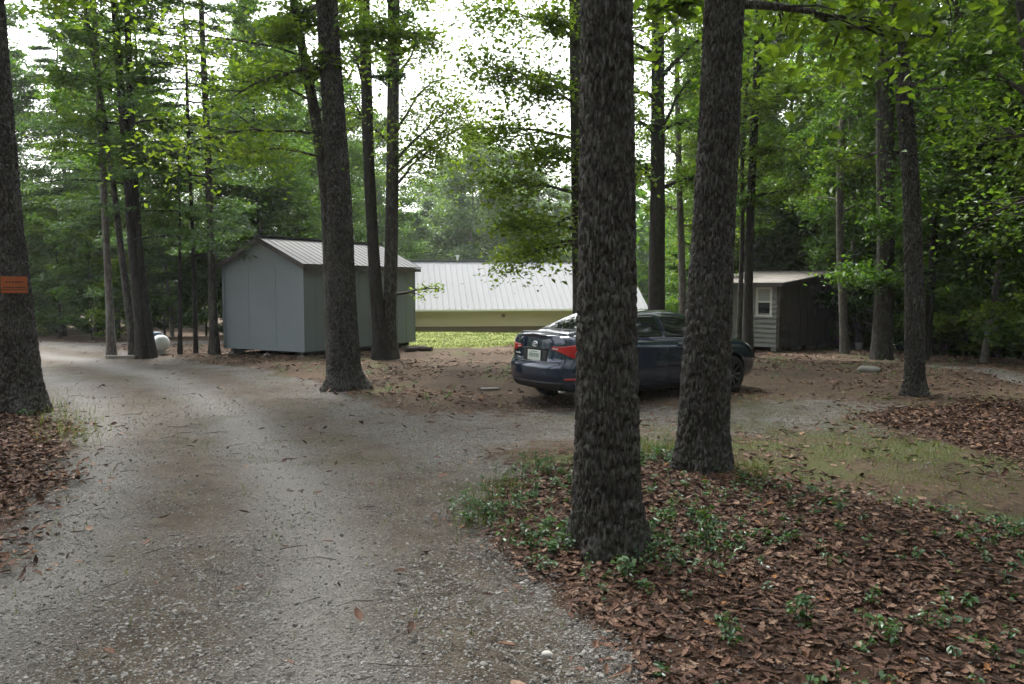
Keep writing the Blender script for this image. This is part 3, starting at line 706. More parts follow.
M['head_lens'] = simple('head_lens', (.55, .57, .6), .08, .6, 0, .6)
M['car_glass'] = simple('tinted_glass', (.010, .012, .013), .03, .65)
def car_paint():
    m, nt, out = new_mat('dark_slate_blue_paint')
    n = noise(nt, coords(nt), 900, 2); lw = N(nt, 'LayerWeight', Blend=.35)
    c = ramp(nt, [(0, (.013, .026, .060)), (1, (.004, .008, .016))], lw.outputs['Facing'])
    dust = ramp(nt, [(.45, (0, 0, 0)), (.75, (.12, .12, .12))], noise(nt, coords(nt), 4, 6))
    cc = mixc(nt, dust.outputs[0], c.outputs[0], (.06, .058, .055))
    p = principled(nt, out, cc, .22, None, .35, .3, 1.0); p.inputs['Coat Roughness'].default_value = .05
    return m
M['car_paint'] = car_paint()

# ------------------------------------------------------------------ grey shed
def local_root(name, origin, xdir, **k):
    x, y = origin; return empty(name, (x, y, 0), math.atan2(xdir[1], xdir[0]), **k)
sh = local_root('garden_shed', (-5.2, 20.1), (.504, .863), label='blue grey gable shed with ribbed metal roof behind the big trunk', cat='shed')
LX, WY, Z0, Z1, ZP = 4.55, 2.95, .14, 2.36, 3.02
MB().add([(0, 0, Z0), (0, WY, Z0), (0, WY, Z1), (0, WY / 2, ZP), (0, 0, Z1), (.06, 0, Z0), (.06, WY, Z0), (.06, WY, Z1), (.06, WY / 2, ZP), (.06, 0, Z1)],
         [(0, 5, 6, 1), (1, 6, 7, 2), (0, 4, 9, 5), (0, 1, 2, 4), (5, 9, 7, 6)], [(4, 2, 3), (9, 8, 7)]).build('gable_wall', M['shed_paint'], sh)
MB().add([(LX - .06, 0, Z0), (LX - .06, WY, Z0), (LX - .06, WY, Z1), (LX - .06, WY / 2, ZP), (LX - .06, 0, Z1), (LX, 0, Z0), (LX, WY, Z0), (LX, WY, Z1), (LX, WY / 2, ZP), (LX, 0, Z1)],
         [(0, 5, 6, 1), (1, 6, 7, 2), (0, 4, 9, 5), (0, 1, 2, 4), (5, 9, 7, 6)], [(4, 2, 3), (9, 8, 7)]).build('gable_wall', M['shed_paint'], sh)
b = MB(); b.box((.065, .003, Z0), (LX - .065, .05, Z1))
for k in range(1, 11): b.box((k * LX / 11 - .003, -.004, Z0 + .02), (k * LX / 11 + .003, .004, Z1 - .1))
b.build('side_wall', M['shed_paint'], sh)
MB().box((.065, WY - .05, Z0), (LX - .065, WY - .003, Z1)).build('side_wall', M['shed_paint'], sh)
# batten seams on the gable front
b = MB(); b.box((-.012, .05, Z1 - .075), (0, WY - .05, Z1 - .03))
for y in (.98, 1.97): b.box((-.006, y - .01, Z0 + .05), (0, y + .01, Z1 - .08))
b.build('batten', M['shed_trim'], sh)
b = MB()
for (x, y) in ((0, 0), (0, WY), (LX, 0), (LX, WY)):
    b = MB(); sx = -.014 if x == 0 else .002; sy = -.014 if y == 0 else .002
    b.box((x + sx, y + sy - (.07 if y else 0), Z0), (x + sx + .012, y + sy + (.012 if y else .08), Z1 - .02)); b.build('corner_board', M['shed_trim'], sh)
def ribbed_slope(p0, p1, x0, x1, th, pitch, rib, rh=.022):
    """p0 eave (y,z), p1 ridge (y,z): sheet with ribs running from eave to ridge"""
    xs = []; hs = []
    x = x0
    while x < x1 - 1e-6:
        for dx, h in ((0, 0), (pitch - rib, 0), (pitch - rib * .72, rh), (pitch - rib * .28, rh)):
            if x + dx <= x1: xs.append(x + dx); hs.append(h)
        x += pitch
    xs.append(x1); hs.append(0); xs = np.array(xs); hs = np.array(hs)
    d = np.array([p1[0] - p0[0], p1[1] - p0[1]]); d /= np.linalg.norm(d); nn = np.array([-d[1], d[0]])
    if nn[1] < 0: nn = -nn
    n = len(xs); top0 = np.stack([xs, p0[0] + nn[0] * hs, p0[1] + nn[1] * hs], 1); top1 = np.stack([xs, p1[0] + nn[0] * hs, p1[1] + nn[1] * hs], 1)
    bo = np.array([0, -nn[0] * th, -nn[1] * th]); v = np.vstack([top0, top1, top0 * [1, 1, 1] * 1 + bo - np.stack([0 * xs, nn[0] * hs, nn[1] * hs], 1), top1 + bo - np.stack([0 * xs, nn[0] * hs, nn[1] * hs], 1)])
    i = np.arange(n - 1)
    q = np.vstack([np.stack([i, i + 1, i + n + 1, i + n], 1), np.stack([i + 2 * n, i + 3 * n, i + 3 * n + 1, i + 2 * n + 1], 1), np.stack([i, i + 2 * n, i + 2 * n + 1, i + 1], 1),
                   np.stack([i + n, i + n + 1, i + 3 * n + 1, i + 3 * n], 1), [[0, n, 3 * n, 2 * n], [n - 1, 3 * n - 1, 4 * n - 1, 2 * n - 1]]])
    return v, q
b = MB(); sl = (ZP - Z1) / (WY / 2); ov = .14
b.add(*ribbed_slope((-ov, Z1 - ov * sl + .05), (WY / 2, ZP + .05), -.14, LX + .14, .03, .23, .04, .013))
b.add(*ribbed_slope((WY + ov, Z1 - ov * sl + .05), (WY / 2, ZP + .05), -.14, LX + .14, .03, .23, .04, .013))
b.beam((-.15, WY / 2, ZP + .075), (LX + .15, WY / 2, ZP + .075), .22, .03)
b.build('roof', M['shed_roof'], sh)
b = MB()
for s in (0, 1):
    e = (-.125, -ov if s == 0 else WY + ov, Z1 - ov * sl - .035); r = (-.125, WY / 2 + (-.003 if s == 0 else .003), ZP - .035); b.beam(e, r, .025, .10)
b.beam((-.12, -ov + .013, Z1 - ov * sl - .035), (LX + .13, -ov + .013, Z1 - ov * sl - .035), .026, .09)
b.build('fascia', M['dark_wood'], sh)
b = MB()
for y in (.2, WY - .2): b.box((.1, y - .05, .04), (LX - .1, y + .05, Z0 - .004))
b.build('skid', M['dark_wood'], sh)
for (x, y) in ((.25, .2), (2.2, .2), (4.2, .2), (.25, 2.75), (2.2, 2.75), (4.2, 2.75), (.25, 1.4)):
    MB().box((x - .2, y - .1, -.12), (x + .2, y + .1, .036)).build('foundation_block', M['block'], sh, bevel=.008)

# ------------------------------------------------------------------ long white-roofed house
A = R(8)
ho = local_root('long_house', (6.9, 40.6), (math.cos(A), math.sin(A)), label='long low cream house with white ribbed metal roof beyond the lawn', cat='house')
HL, HD, EZ, RZ, GZ = 17.5, 9.0, .68, 3.16, -2.1
def at_x(x): return x - HL
b = MB(); b.box((-HL + .3, .45, -.2), (-.3, .5, EZ + .12))
for k in range(0): b.hexa([(-HL + .3, .441, -.2 + k * .115), (-.3, .441, -.2 + k * .115), (-.3, .449, -.2 + k * .115), (-HL + .3, .449, -.2 + k * .115), (-HL + .3, .447, -.09 + k * .115), (-.3, .447, -.09 + k * .115), (-.3, .449, -.09 + k * .115), (-HL + .3, .449, -.09 + k * .115)])
b.build('front_wall', M['cream'], ho)
for x in (-HL + .3, -.3): MB().add([(x - .02, .5, -.2), (x - .02, HD - .5, -.2), (x - .02, HD - .5, EZ + .1), (x - .02, HD / 2, RZ - .12), (x - .02, .5, EZ + .1), (x + .02, .5, -.2), (x + .02, HD - .5, -.2), (x + .02, HD - .5, EZ + .1), (x + .02, HD / 2, RZ - .12), (x + .02, .5, EZ + .1)],
         [(0, 5, 6, 1), (1, 6, 7, 2), (0, 4, 9, 5), (0, 1, 2, 4), (5, 9, 7, 6)], [(4, 2, 3), (9, 8, 7)]).build('gable_wall', M['cream'], ho)
MB().box((-HL + .3, HD - .5, -.2), (-.3, HD - .45, EZ + .12)).build('back_wall', M['cream'], ho)
MB().box((-HL + .36, .56, GZ - .4), (-.36, HD - .56, -.204)).build('foundation', M['brown_skirt'], ho)
b = MB(); b.add(*ribbed_slope((0, EZ), (HD / 2, RZ), -HL, 0, .05, .30, .06, .028)); b.add(*ribbed_slope((HD, EZ), (HD / 2, RZ), -HL, 0, .05, .30, .06, .028))
b.beam((-HL, HD / 2, RZ + .035), (0, HD / 2, RZ + .035), .36, .03)
rf = b.build('roof', M['white_roof'], ho)
b = MB(); b.tube([(-9.3, HD / 2 + .3, RZ - .2), (-9.3, HD / 2 + .3, RZ + .28)], .06, 10); b.tube([(-9.3, HD / 2 + .3, RZ + .24), (-9.3, HD / 2 + .3, RZ + .32)], .11, 10)
b.build('vent_pipe', M['white'], rf)
MB().box((-HL, -.09, EZ - .11), (0, -.004, EZ - .012)).build('gutter', M['white'], ho, bevel=.01)
b = MB(); b.tube([(-7.35, .43, .33), (-7.35, .36, .33)], .07, 14); b.tube([(-7.35, .36, .33), (-7.35, .33, .33)], [.095, .095], 14)
b.build('wall_vent', M['brown_skirt'], ho)
for x in (-15.2, -13.4, -3.2):
    pass

# ------------------------------------------------------------------ weathered cabin
cb = local_root('old_cabin', (8.63, 26.0), (.7, .714), label='small weathered cabin with white lap siding, one window and rusty roof', cat='cabin')
cz = zg1(9, 27.5); CL, CW = 3.9, 3.1; B0, E0, E1 = cz + .18, 1.86, 2.24
def top(x): return E0 + (E1 - E0) * x / CL
b = MB(); nb = 13
for k in range(nb):
    z0 = B0 + (E0 - B0) * k / nb; z1 = B0 + (E0 - B0) * (k + 1) / nb
    segs = ((.06, .22), (.79, CW - .06)) if z1 > .92 and z0 < 1.72 else ((.06, CW - .06),)
    for (ya, yb) in segs: b.hexa([(-.07, ya, z0), (-.07, yb, z0), (0, yb, z0), (0, ya, z0), (-.008, ya, z1 + .008), (-.008, yb, z1 + .008), (0, yb, z1 + .008), (0, ya, z1 + .008)])
b.box((.002, .06, B0), (.05, CW - .06, E0))
b.build('lap_siding_wall', M['siding_white'], cb)
win = MB()
for lo, hi in (((-.05, .22, .86), (-.005, .27, 1.76)), ((-.05, .74, .86), (-.005, .79, 1.76)), ((-.05, .27, 1.70), (-.005, .74, 1.76)), ((-.06, .20, .80), (-.005, .81, .858)), ((-.045, .27, 1.26), (-.01, .74, 1.31)), ((-.04, .27, .86), (-.01, .30, 1.26)), ((-.04, .71, .86), (-.01, .74, 1.26)), ((-.04, .27, 1.31), (-.01, .30, 1.70)), ((-.04, .71, 1.31), (-.01, .74, 1.70))): win.box(lo, hi)
wo_ = win.build('window', M['white'], cb)
MB().box((-.014, .30, .86), (-.004, .71, 1.26)).build('pane', M['pane'], wo_)
MB().box((-.014, .30, 1.31), (-.004, .71, 1.70)).build('curtained_pane', paint_mat('pale_curtain', (.34, .35, .35), .3, .1, .05, 4), wo_)
b = MB()
x = .02
while x < CL - .02:
    wdt = rng.uniform(.16, .22); xe = min(x + wdt - .012, CL - .01); d = rng.uniform(0, .012)
    b.hexa([(x, -.028 - d, B0 - rng.uniform(0, .08)), (xe, -.028 - d, B0 - rng.uniform(0, .08)), (xe, 0, B0), (x, 0, B0), (x, -.028 - d, top(x) - .01), (xe, -.028 - d, top(xe) - .01), (xe, 0, top(xe) - .01), (x, 0, top(x) - .01)])
    x += wdt
b.hexa([(0, .003, B0), (CL, .003, B0), (CL, .04, B0), (0, .04, B0), (0, .003, E0 - .01), (CL, .003, E1 - .01), (CL, .04, E1 - .01), (0, .04, E0 - .01)])
b.build('board_wall', M['dark_wood'], cb)
b = MB(); b.hexa([(0, CW - .04, B0), (CL, CW - .04, B0), (CL, CW, B0), (0, CW, B0), (0, CW - .04, E0 - .01), (CL, CW - .04, E1 - .01), (CL, CW, E1 - .01), (0, CW, E0 - .01)]); b.box((CL - .05, .05, B0), (CL, CW - .05, E1 - .02))
b.build('back_wall', M['dark_wood'], cb)
for ya, yb in ((-.045, .055), (CW - .055, CW + .045)): MB().box((-.045, ya, B0 - .02), (.055, yb, E0)).build('corner_post', M['dark_wood'], cb)
def flat_slope(x0, z0, x1, z1, y0, y1, th, wave=.018, pitch=.075):
    n = int((y1 - y0) / pitch * 4); ys = np.linspace(y0, y1, n); hz = wave * .5 * np.sin(ys / pitch * 2 * math.pi)
    v = np.vstack([np.stack([0 * ys + x0, ys, z0 + hz], 1), np.stack([0 * ys + x1, ys, z1 + hz], 1), np.stack([0 * ys + x0, ys, z0 - th + hz], 1), np.stack([0 * ys + x1, ys, z1 - th + hz], 1)])
    i = np.arange(n - 1)
    q = np.vstack([np.stack([i, i + n, i + n + 1, i + 1], 1), np.stack([i + 2 * n, i + 2 * n + 1, i + 3 * n + 1, i + 3 * n], 1), np.stack([i, i + 1, i + 2 * n + 1, i + 2 * n], 1), np.stack([i + n, i + 3 * n, i + 3 * n + 1, i + n + 1], 1)])
    return v, q
s_ = (E1 - E0) / CL
MB().add(*flat_slope(-.42, E0 - .42 * s_ + .09, CL + .3, E1 + .3 * s_ + .09, -.32, CW + .32, .012)).build('roof', M['rust_roof'], cb, True)
b = MB()
for y in (-.29, CW * .33, CW * .66, CW + .27): b.hexa([(-.38, y - .02, E0 - .38 * s_ - .03), (CL + .26, y - .02, E1 + .26 * s_ - .03), (CL + .26, y + .02, E1 + .26 * s_ - .03), (-.38, y + .02, E0 - .38 * s_ - .03), (-.38, y - .02, E0 - .38 * s_ + .06), (CL + .26, y - .02, E1 + .26 * s_ + .06), (CL + .26, y + .02, E1 + .26 * s_ + .06), (-.38, y + .02, E0 - .38 * s_ + .06)])
b.box((-.41, -.30, E0 - .42 * s_ - .03), (-.385, CW + .3, E0 - .42 * s_ + .06))
b.build('rafter', M['dark_wood'], cb)
for (x, y) in ((.15, .15), (1.6, .12), (2.7, .12), (3.7, .15), (.15, 1.6), (.15, 2.9)):
    MB().box((x - .17, y - .1, cz - .25), (x + .17, y + .1, B0 - .002)).build('foundation_block', M['block'], cb, bevel=.01)
lt = MB(); lt.add(*flat_slope(CL + .05, 1.86, CL + 2.6, 1.62, -.1, CW, .012)); lt.build('lean_to_roof', M['rust_roof'], cb, True)
for (x, y) in ((CL + 2.4, .05), (CL + 2.4, CW - .1)):
    MB().box((x - .045, y - .045, cz - .8), (x + .045, y + .045, 1.60)).build('lean_to_post', M['dark_wood'], cb)
MB().beam((CL + 2.4, -.05, 1.58), (CL + 2.4, CW, 1.58), .06, .1).build('lean_to_beam', M['dark_wood'], cb)
b = MB()
for k in range(16): b.box((CL + .1 + k * .15, CW - .06, cz - .3), (CL + .235 + k * .15, CW - .04, 1.6))

for k in range(18): b.box((CL + 2.46, .06 + k * .165, cz - .6), (CL + 2.48, .21 + k * .165, 1.58))  # end boards added to keep the lean-to dark inside
b.build('lean_to_back_dark_end', M['dark_wood'], cb)

# ------------------------------------------------------------------ white tank
def lathe(prof, seg, axis='x'):
    prof = np.asarray(prof, float); th = np.linspace(0, 2 * math.pi, seg, endpoint=False); n = len(prof)
    x = np.repeat(prof[:, 0], seg); r = np.repeat(prof[:, 1], seg); t = np.tile(th, n)
    v = np.stack([x, r * np.cos(t), r * np.sin(t)], 1)
    i = np.arange(n - 1)[:, None] * seg; j = np.arange(seg)[None]; k = (j + 1) % seg
    return v, np.stack([i + j, i + k, i + seg + k, i + seg + j], -1).reshape(-1, 4)
tx, ty = wx(152.5, 21.9), 21.9
tk = empty('gas_tank', (tx, ty, zg1(tx, ty)), math.atan2(-.62, .78), label='white horizontal gas tank peeking out beside the dark double trunk', cat='tank')
pr = [(-.68 + .17 * (1 - math.cos(a)), .26 * math.sin(a)) for a in np.linspace(0.001, math.pi / 2, 8)]
pr = pr + [(-x, r) for x, r in reversed(pr)]
v, q = lathe(pr, 28); v *= .86; v[:, 2] += .29; MB().add(v, q).build('shell', M['tank'], tk, True)
b = MB(); b.tube([(0.2, 0, .47), (.2, 0, .56), (.2, 0, .59)], [.15, .145, .09], 18); b.build('lid', M['tank_lid'], tk, True)
for x in (-.35, .35): MB().hexa([(x - .04, -.16, -.06), (x + .04, -.16, -.06), (x + .04, .16, -.06), (x - .04, .16, -.06), (x - .04, -.12, .12), (x + .04, -.12, .12), (x + .04, .12, .12), (x - .04, .12, .12)]).build('foot', M['tank'], tk)

# ------------------------------------------------------------------ orange sign on the left trunk
sx, sy = wx(13.2, 11.2), 11.2; sz0, sz1 = wz(293, 11.0), wz(276.5, 11.0)
sg = empty('tree_sign', (sx, sy, 0), label='small orange notice sign tacked to the trunk at the left edge', cat='sign')
def curved(r, a0, a1, z0, z1, n=12, th=.004):
    a = np.linspace(a0, a1, n); v = []
    for rr, z in ((r, z0), (r, z1), (r - th, z0), (r - th, z1)): v.append(np.stack([rr * np.sin(a), -rr * np.cos(a), 0 * a + z], 1))
    i = np.arange(n - 1); q = np.vstack([np.stack([i, i + 1, i + n + 1, i + n], 1), np.stack([i + 2 * n, i + 3 * n, i + 3 * n + 1, i + 2 * n + 1], 1), np.stack([i + n, i + n + 1, i + 3 * n + 1, i + 3 * n], 1), np.stack([i, i + 2 * n, i + 2 * n + 1, i + 1], 1), [[0, n, 3 * n, 2 * n], [n - 1, 3 * n - 1, 4 * n - 1, 2 * n - 1]]])
    return np.vstack(v), q
RS = .305
fc = MB().add(*curved(RS, .12, 1.2, sz0, sz1)).build('sign_face', M['sign_orange'], sg)
b = MB()
for (za, zb_, a0, a1, nn) in ((.30, .37, .22, 1.12, 9), (.62, .70, .32, 1.05, 6)):
    for k in range(nn):
        aa = a0 + (a1 - a0) * k / nn; ab = aa + (a1 - a0) / nn * rng.uniform(.55, .85)
        b.add(*curved(RS + .003, aa, ab, sz0 + (sz1 - sz0) * za, sz0 + (sz1 - sz0) * zb_, 4, .002))
b.add(*curved(RS + .003, -.13 + .26, 1.19, sz0 + (sz1 - sz0) * .19, sz0 + (sz1 - sz0) * .23, 10, .002))
b.build('dark_print', M['black'], fc)

# ------------------------------------------------------------------ small things lying about
def stone(name, x, y, dims, rz, mat, label, cat, group=None, tiltx=0, sub=3):
    bm = bmesh.new(); bmesh.ops.create_icosphere(bm, subdivisions=sub, radius=1)
    v = np.array([p.co for p in bm.verts]); f = np.array([[l.index for l in fa.verts] for fa in bm.faces]); bm.free()
    v = np.sign(v) * np.abs(v) ** .7; v = v * (1 + .5 * (fbm(v * 1.4 + x * 7, 3, 4)[:, None] - .5)); v *= np.array(dims) / 2
    o = mesh_np(name, v, f, mat, None, True); o.location = (x, y, zg1(x, y) + dims[2] * .28); o.rotation_euler = (tiltx, rng.normal(0, .1), rz)
    return tag(o, label, cat, group)
stone('field_stone', wx(870, 17.2), 17.2, (.46, .26, .17), -.4, M['rock'], 'flat grey stone lying alone in front of the wide pale trunk', 'stone', None, .12)
stone('field_stone', wx(548, 3.78), 3.78, (.055, .045, .03), .3, M['pale_stone'], 'small whitish stone on the gravel at the bottom of the photo', 'stone')
stone('field_stone', wx(490, 13.9), 13.9, (.34, .2, .045), .3, M['rock'], 'pale flat stone on the bare ground left of the car', 'stone')
for k, (px, D, l, rz, lab) in enumerate(((417, 22.6, .5, .2, 'dark log end lying against the shed corner block'), (423, 22.2, .55, -.5, 'dark split log lying crosswise, farthest from the shed corner'), (411, 22.0, .4, .9, 'short dark log lying in front of the shed corner'))):
    x = wx(px, D); o = MB().tube([(-l / 2, 0, 0), (0, .01, .008), (l / 2, 0, 0)], [.07, .075, .065], 9).build('log', M['log'], None, True)
    o.location = (x, D, zg1(x, D) + .06); o.rotation_euler = (0, 0, rz); tag(o, lab, 'log', 'logs by the shed corner')
x = wx(119, 20.6); o = MB().box((-.36, -.05, -.02), (.36, .05, .06)).build('timber', M['timber'], None, False, .012); o.location = (x, 20.6, zg1(x, 20.6) - .01); o.rotation_euler = (0, 0, .12)
tag(o, 'grey landscape timber lying on the ground at the drive bend', 'timber')
x = wx(860, 27.6); o = MB().add(*[a for a in (lambda v, q: (v[:, [1, 2, 0]], q))(*lathe([(.0, .001), (.0, .10), (.24, .125), (.25, .13), (.24, .11), (.02, .09), (.02, .001)], 18))]).build('bucket', M['white'], None, True); o.location = (x, 27.6, zg1(x, 27.6))
tag(o, 'small pale bucket standing in the dark beside the cabin lean-to', 'bucket')

# ------------------------------------------------------------------ parked car
TH = R(37)
car = empty('parked_car', (.33, 12.22, 0), TH, label='dark slate blue sedan parked behind the two big oaks', cat='car')
car.location.z = zg1(2.4, 13.6) - .02
xs_k = np.array([0, .05, .15, .38, .80, 1.3, 2.0, 2.7, 3.3, 3.7, 4.1, 4.4, 4.56, 4.64])
w_k = np.array([.50, .68, .79, .855, .88, .888, .888, .888, .885, .875, .85, .78, .66, .48])
zb_k = np.array([.30, .27, .24, .22, .20, .19, .18, .18, .18, .19, .20, .22, .25, .30])
zs_k = np.array([1.05, 1.055, 1.055, 1.04, 1.01, .99, .965, .94, .92, .90, .86, .80, .72, .62])
zt_k = np.array([1.10, 1.125, 1.135, 1.14, 1.13, 1.08, 1.02, 1.0, 1.02, 1.0, .95, .87, .78, .66])
def chaikin(p, n):
    p = np.asarray(p, float)
    for _ in range(n):
        q = [p[0]]
        for a, b_ in zip(p[:-1], p[1:]): q += [a * .75 + b_ * .25, a * .25 + b_ * .75]
        q.append(p[-1]); p = np.array(q)
    return p
def resample(p, n):
    s = np.r_[0, np.cumsum(np.linalg.norm(np.diff(p, axis=0), axis=1))]; t = np.linspace(0, s[-1], n)
    return np.stack([np.interp(t, s, p[:, i]) for i in range(p.shape[1])], 1)
def smooth_at(xk, vk, x):
    h = .09; return sum(np.interp(x + o * h, xk, vk) for o in (-1, -.5, 0, .5, 1)) / 5
ns, nv = 110, 44
u = np.linspace(0, 1, ns); X = 4.64 * (u + .10 * -np.sin(2 * np.pi * u) / 1.0 * .6)
W, ZB, ZS, ZT = (smooth_at(xs_k, k, X) for k in (w_k, zb_k, zs_k, zt_k))
W[0], W[-1] = .50, .48
rings = []
for i in range(ns):
    w_, zb, zs, zt = W[i], ZB[i], ZS[i], ZT[i]
    cr = [(0, zb), (.70 * w_, zb), (.90 * w_, zb + .02), (.965 * w_, zb + .10), (.995 * w_, zb + .26), (1.0 * w_, zb + .42), (.985 * w_, zs - .16), (.992 * w_, zs - .085), (.955 * w_, zs - .02), (.88 * w_, zs + .25 * (zt - zs)), (.5 * w_, zt - .008), (0, zt)]
    s = resample(chaikin(cr, 2), nv); x = X[i]
    z = s[:, 1]
    wr = np.clip(1 - x / .55, 0, 1) ** 1.2
    kz = np.interp(z, [.2, .32, .45, .62, .665, .685, .72, .9, 1.06, 1.10, 1.135], [.13, .05, .0, .0, .015, .055, .065, .085, .10, .07, .05])
    wf = np.clip((x - 4.0) / .64, 0, 1); kf = np.interp(z, [.2, .3, .45, .6, .75, .9], [.08, .02, 0, .03, .12, .2])
    dx = wr * kz - wf * kf
    rings.append(np.stack([x + dx, s[:, 0], z], 1))
rings = np.array(rings)
full = np.concatenate([rings * [1, -1, 1], rings[:, -2:0:-1] * [1, 1, 1]], 1)       # closed ring right side then left
m = full.shape[1]; v = full.reshape(-1, 3)
i = np.arange(ns - 1)[:, None] * m; j = np.arange(m)[None]; k = (j + 1) % m
q = np.stack([i + j, i + k, i + m + k, i + m + j], -1).reshape(-1, 4)
# rounded end faces: shrink rings to a core line
def endcap(ring, sgn):
    out = [ring]; c = ring.mean(0)
    for f, dx in ((.8, .022), (.5, .042), (.2, .05)):
        r_ = ring.copy(); r_[:, 1] = ring[:, 1] * f; zc = ring[:, 2]; r_[:, 0] = ring[:, 0] - sgn * dx * -1 if False else ring[:, 0] + sgn * dx
        out.append(r_)
    return out
V = [v]; Q = [q]; off = len(v)
for ri, sgn in ((0, -1), (ns - 1, 1)):
    ring = full[ri]; base = ri * m; prev = np.arange(m) + base
    for rr_ in endcap(ring, sgn)[1:]:
        V.append(rr_); cur = np.arange(m) + off; off += m; jj = np.arange(m); kk = (jj + 1) % m
        Q.append(np.stack([prev[jj], prev[kk], cur[kk], cur[jj]], 1) if sgn > 0 else np.stack([prev[kk], prev[jj], cur[jj], cur[kk]], 1)); prev = cur
    hN = m // 2   # stitch right half to left half (mirror pairs: j <-> m-j)
    for a in range(0, hN):
        p0, p1 = prev[a], prev[a + 1]; q0, q1 = prev[(m - a) % m], prev[(m - a - 1) % m]
        if a == 0: Q.append([[p0, p1, q1, q1]])
        else: Q.append([[p0, p1, q1, q0]])
Vb = np.vstack(V); quads = []; tris = []
for arr in Q:
    for f in np.asarray(arr):
        f = list(dict.fromkeys(int(z_) for z_ in f)); (quads if len(f) == 4 else tris).append(f) if len(f) > 2 else None
bm = bmesh.new(); bv = [bm.verts.new(p) for p in Vb]
for f in quads + tris:
    try: bm.faces.new([bv[z_] for z_ in f])
    except ValueError: pass
bmesh.ops.remove_doubles(bm, verts=bm.verts, dist=1e-5); bmesh.ops.recalc_face_normals(bm, faces=bm.faces)
me = bpy.data.meshes.new('body'); bm.to_mesh(me); bm.free()
body = bpy.data.objects.new('body', me); COL.objects.link(body); me.materials.append(M['car_paint']); me.materials.append(M['plastic'])
BODY_BVH = BVHTree.FromPolygons([tuple(p.co) for p in me.vertices], [tuple(p.vertices) for p in me.polygons])
# wheel arches
XR, XF, RT = .98, 3.68, .318
for (x, s) in ((XR, -1), (XR, 1), (XF, -1), (XF, 1)):
    cm = bpy.data.meshes.new('cutter'); b2 = bmesh.new()
    bmesh.ops.create_cone(b2, cap_ends=True, segments=48, radius1=.375, radius2=.375, depth=.5, matrix=Matrix.Translation((x, s * .82, .325)) @ Matrix.Rotation(R(90), 4, 'X')); b2.to_mesh(cm); b2.free()
    cm.materials.append(M['plastic']); co = bpy.data.objects.new('cutter', cm); COL.objects.link(co)
    md = body.modifiers.new('arch', 'BOOLEAN'); md.object = co; md.operation = 'DIFFERENCE'; md.solver = 'EXACT'; md.material_mode = 'TRANSFER'
    bpy.context.view_layer.update()
    nm = bpy.data.meshes.new_from_object(body.evaluated_get(bpy.context.evaluated_depsgraph_get()))
    body.modifiers.clear(); body.data = nm; bpy.data.objects.remove(co); 
body.data.name = 'body'; body.data.polygons.foreach_set('use_smooth', np.ones(len(body.data.polygons), bool))
try: body.data.set_sharp_from_angle(angle=R(35))
except Exception: pass
body.parent = car
# greenhouse
xg = np.array([.42, .9, 1.3, 1.7, 2.1, 2.5, 2.8, 3.2, 3.55, 3.66]); zr_k = np.array([1.115, 1.295, 1.41, 1.448, 1.455, 1.44, 1.395, 1.215, 1.04, .985])
wb_k = np.array([.60, .735, .785, .80, .80, .80, .795, .78, .75, .70]); wt_k = np.array([.50, .53, .555, .57, .575, .57, .56, .565, .58, .6])
ng = 60; Xg = np.linspace(.42, 3.66, ng); ZR, WB, WT = (smooth_at(xg, k_, Xg) for k_ in (zr_k, wb_k, wt_k)); gr_ = []
for i_ in range(ng):
    z0 = min(np.interp(Xg[i_], xs_k, zs_k) - .05, ZR[i_] - .05); h_ = ZR[i_] - z0
    cr = [(WB[i_] * 1.03, z0), (WB[i_], z0 + .25 * h_), ((WB[i_] + WT[i_]) / 2 + .025, z0 + .58 * h_), (WT[i_] + .035, z0 + .86 * h_), (WT[i_] - .05, ZR[i_] - .018), (WT[i_] * .5, ZR[i_] - .003), (0, ZR[i_])]
    s = resample(chaikin(cr, 2), 26); gr_.append(np.stack([np.full(26, Xg[i_]), s[:, 0], s[:, 1]], 1))
gr_ = np.array(gr_); fullg = np.concatenate([gr_ * [1, -1, 1], gr_[:, -2::-1]], 1); mg = fullg.shape[1]
i = np.arange(ng - 1)[:, None] * mg; j = np.arange(mg - 1)[None]
qg = np.stack([i + j, i + j + 1, i + mg + j + 1, i + mg + j], -1).reshape(-1, 4)
gh = mesh_np('roof_shell', fullg.reshape(-1, 3), qg[:, ::-1], M['car_paint'], car, True)
GH_BVH = BVHTree.FromPolygons([tuple(p) for p in fullg.reshape(-1, 3)], [tuple(f) for f in qg])
def both_hit(o, d, bvhs):
    best = None
    for bv_ in bvhs:
        h = bv_.ray_cast(Vector(o), Vector(d))
        if h[0] is not None and (best is None or h[3] < best[3]): best = h
    return best
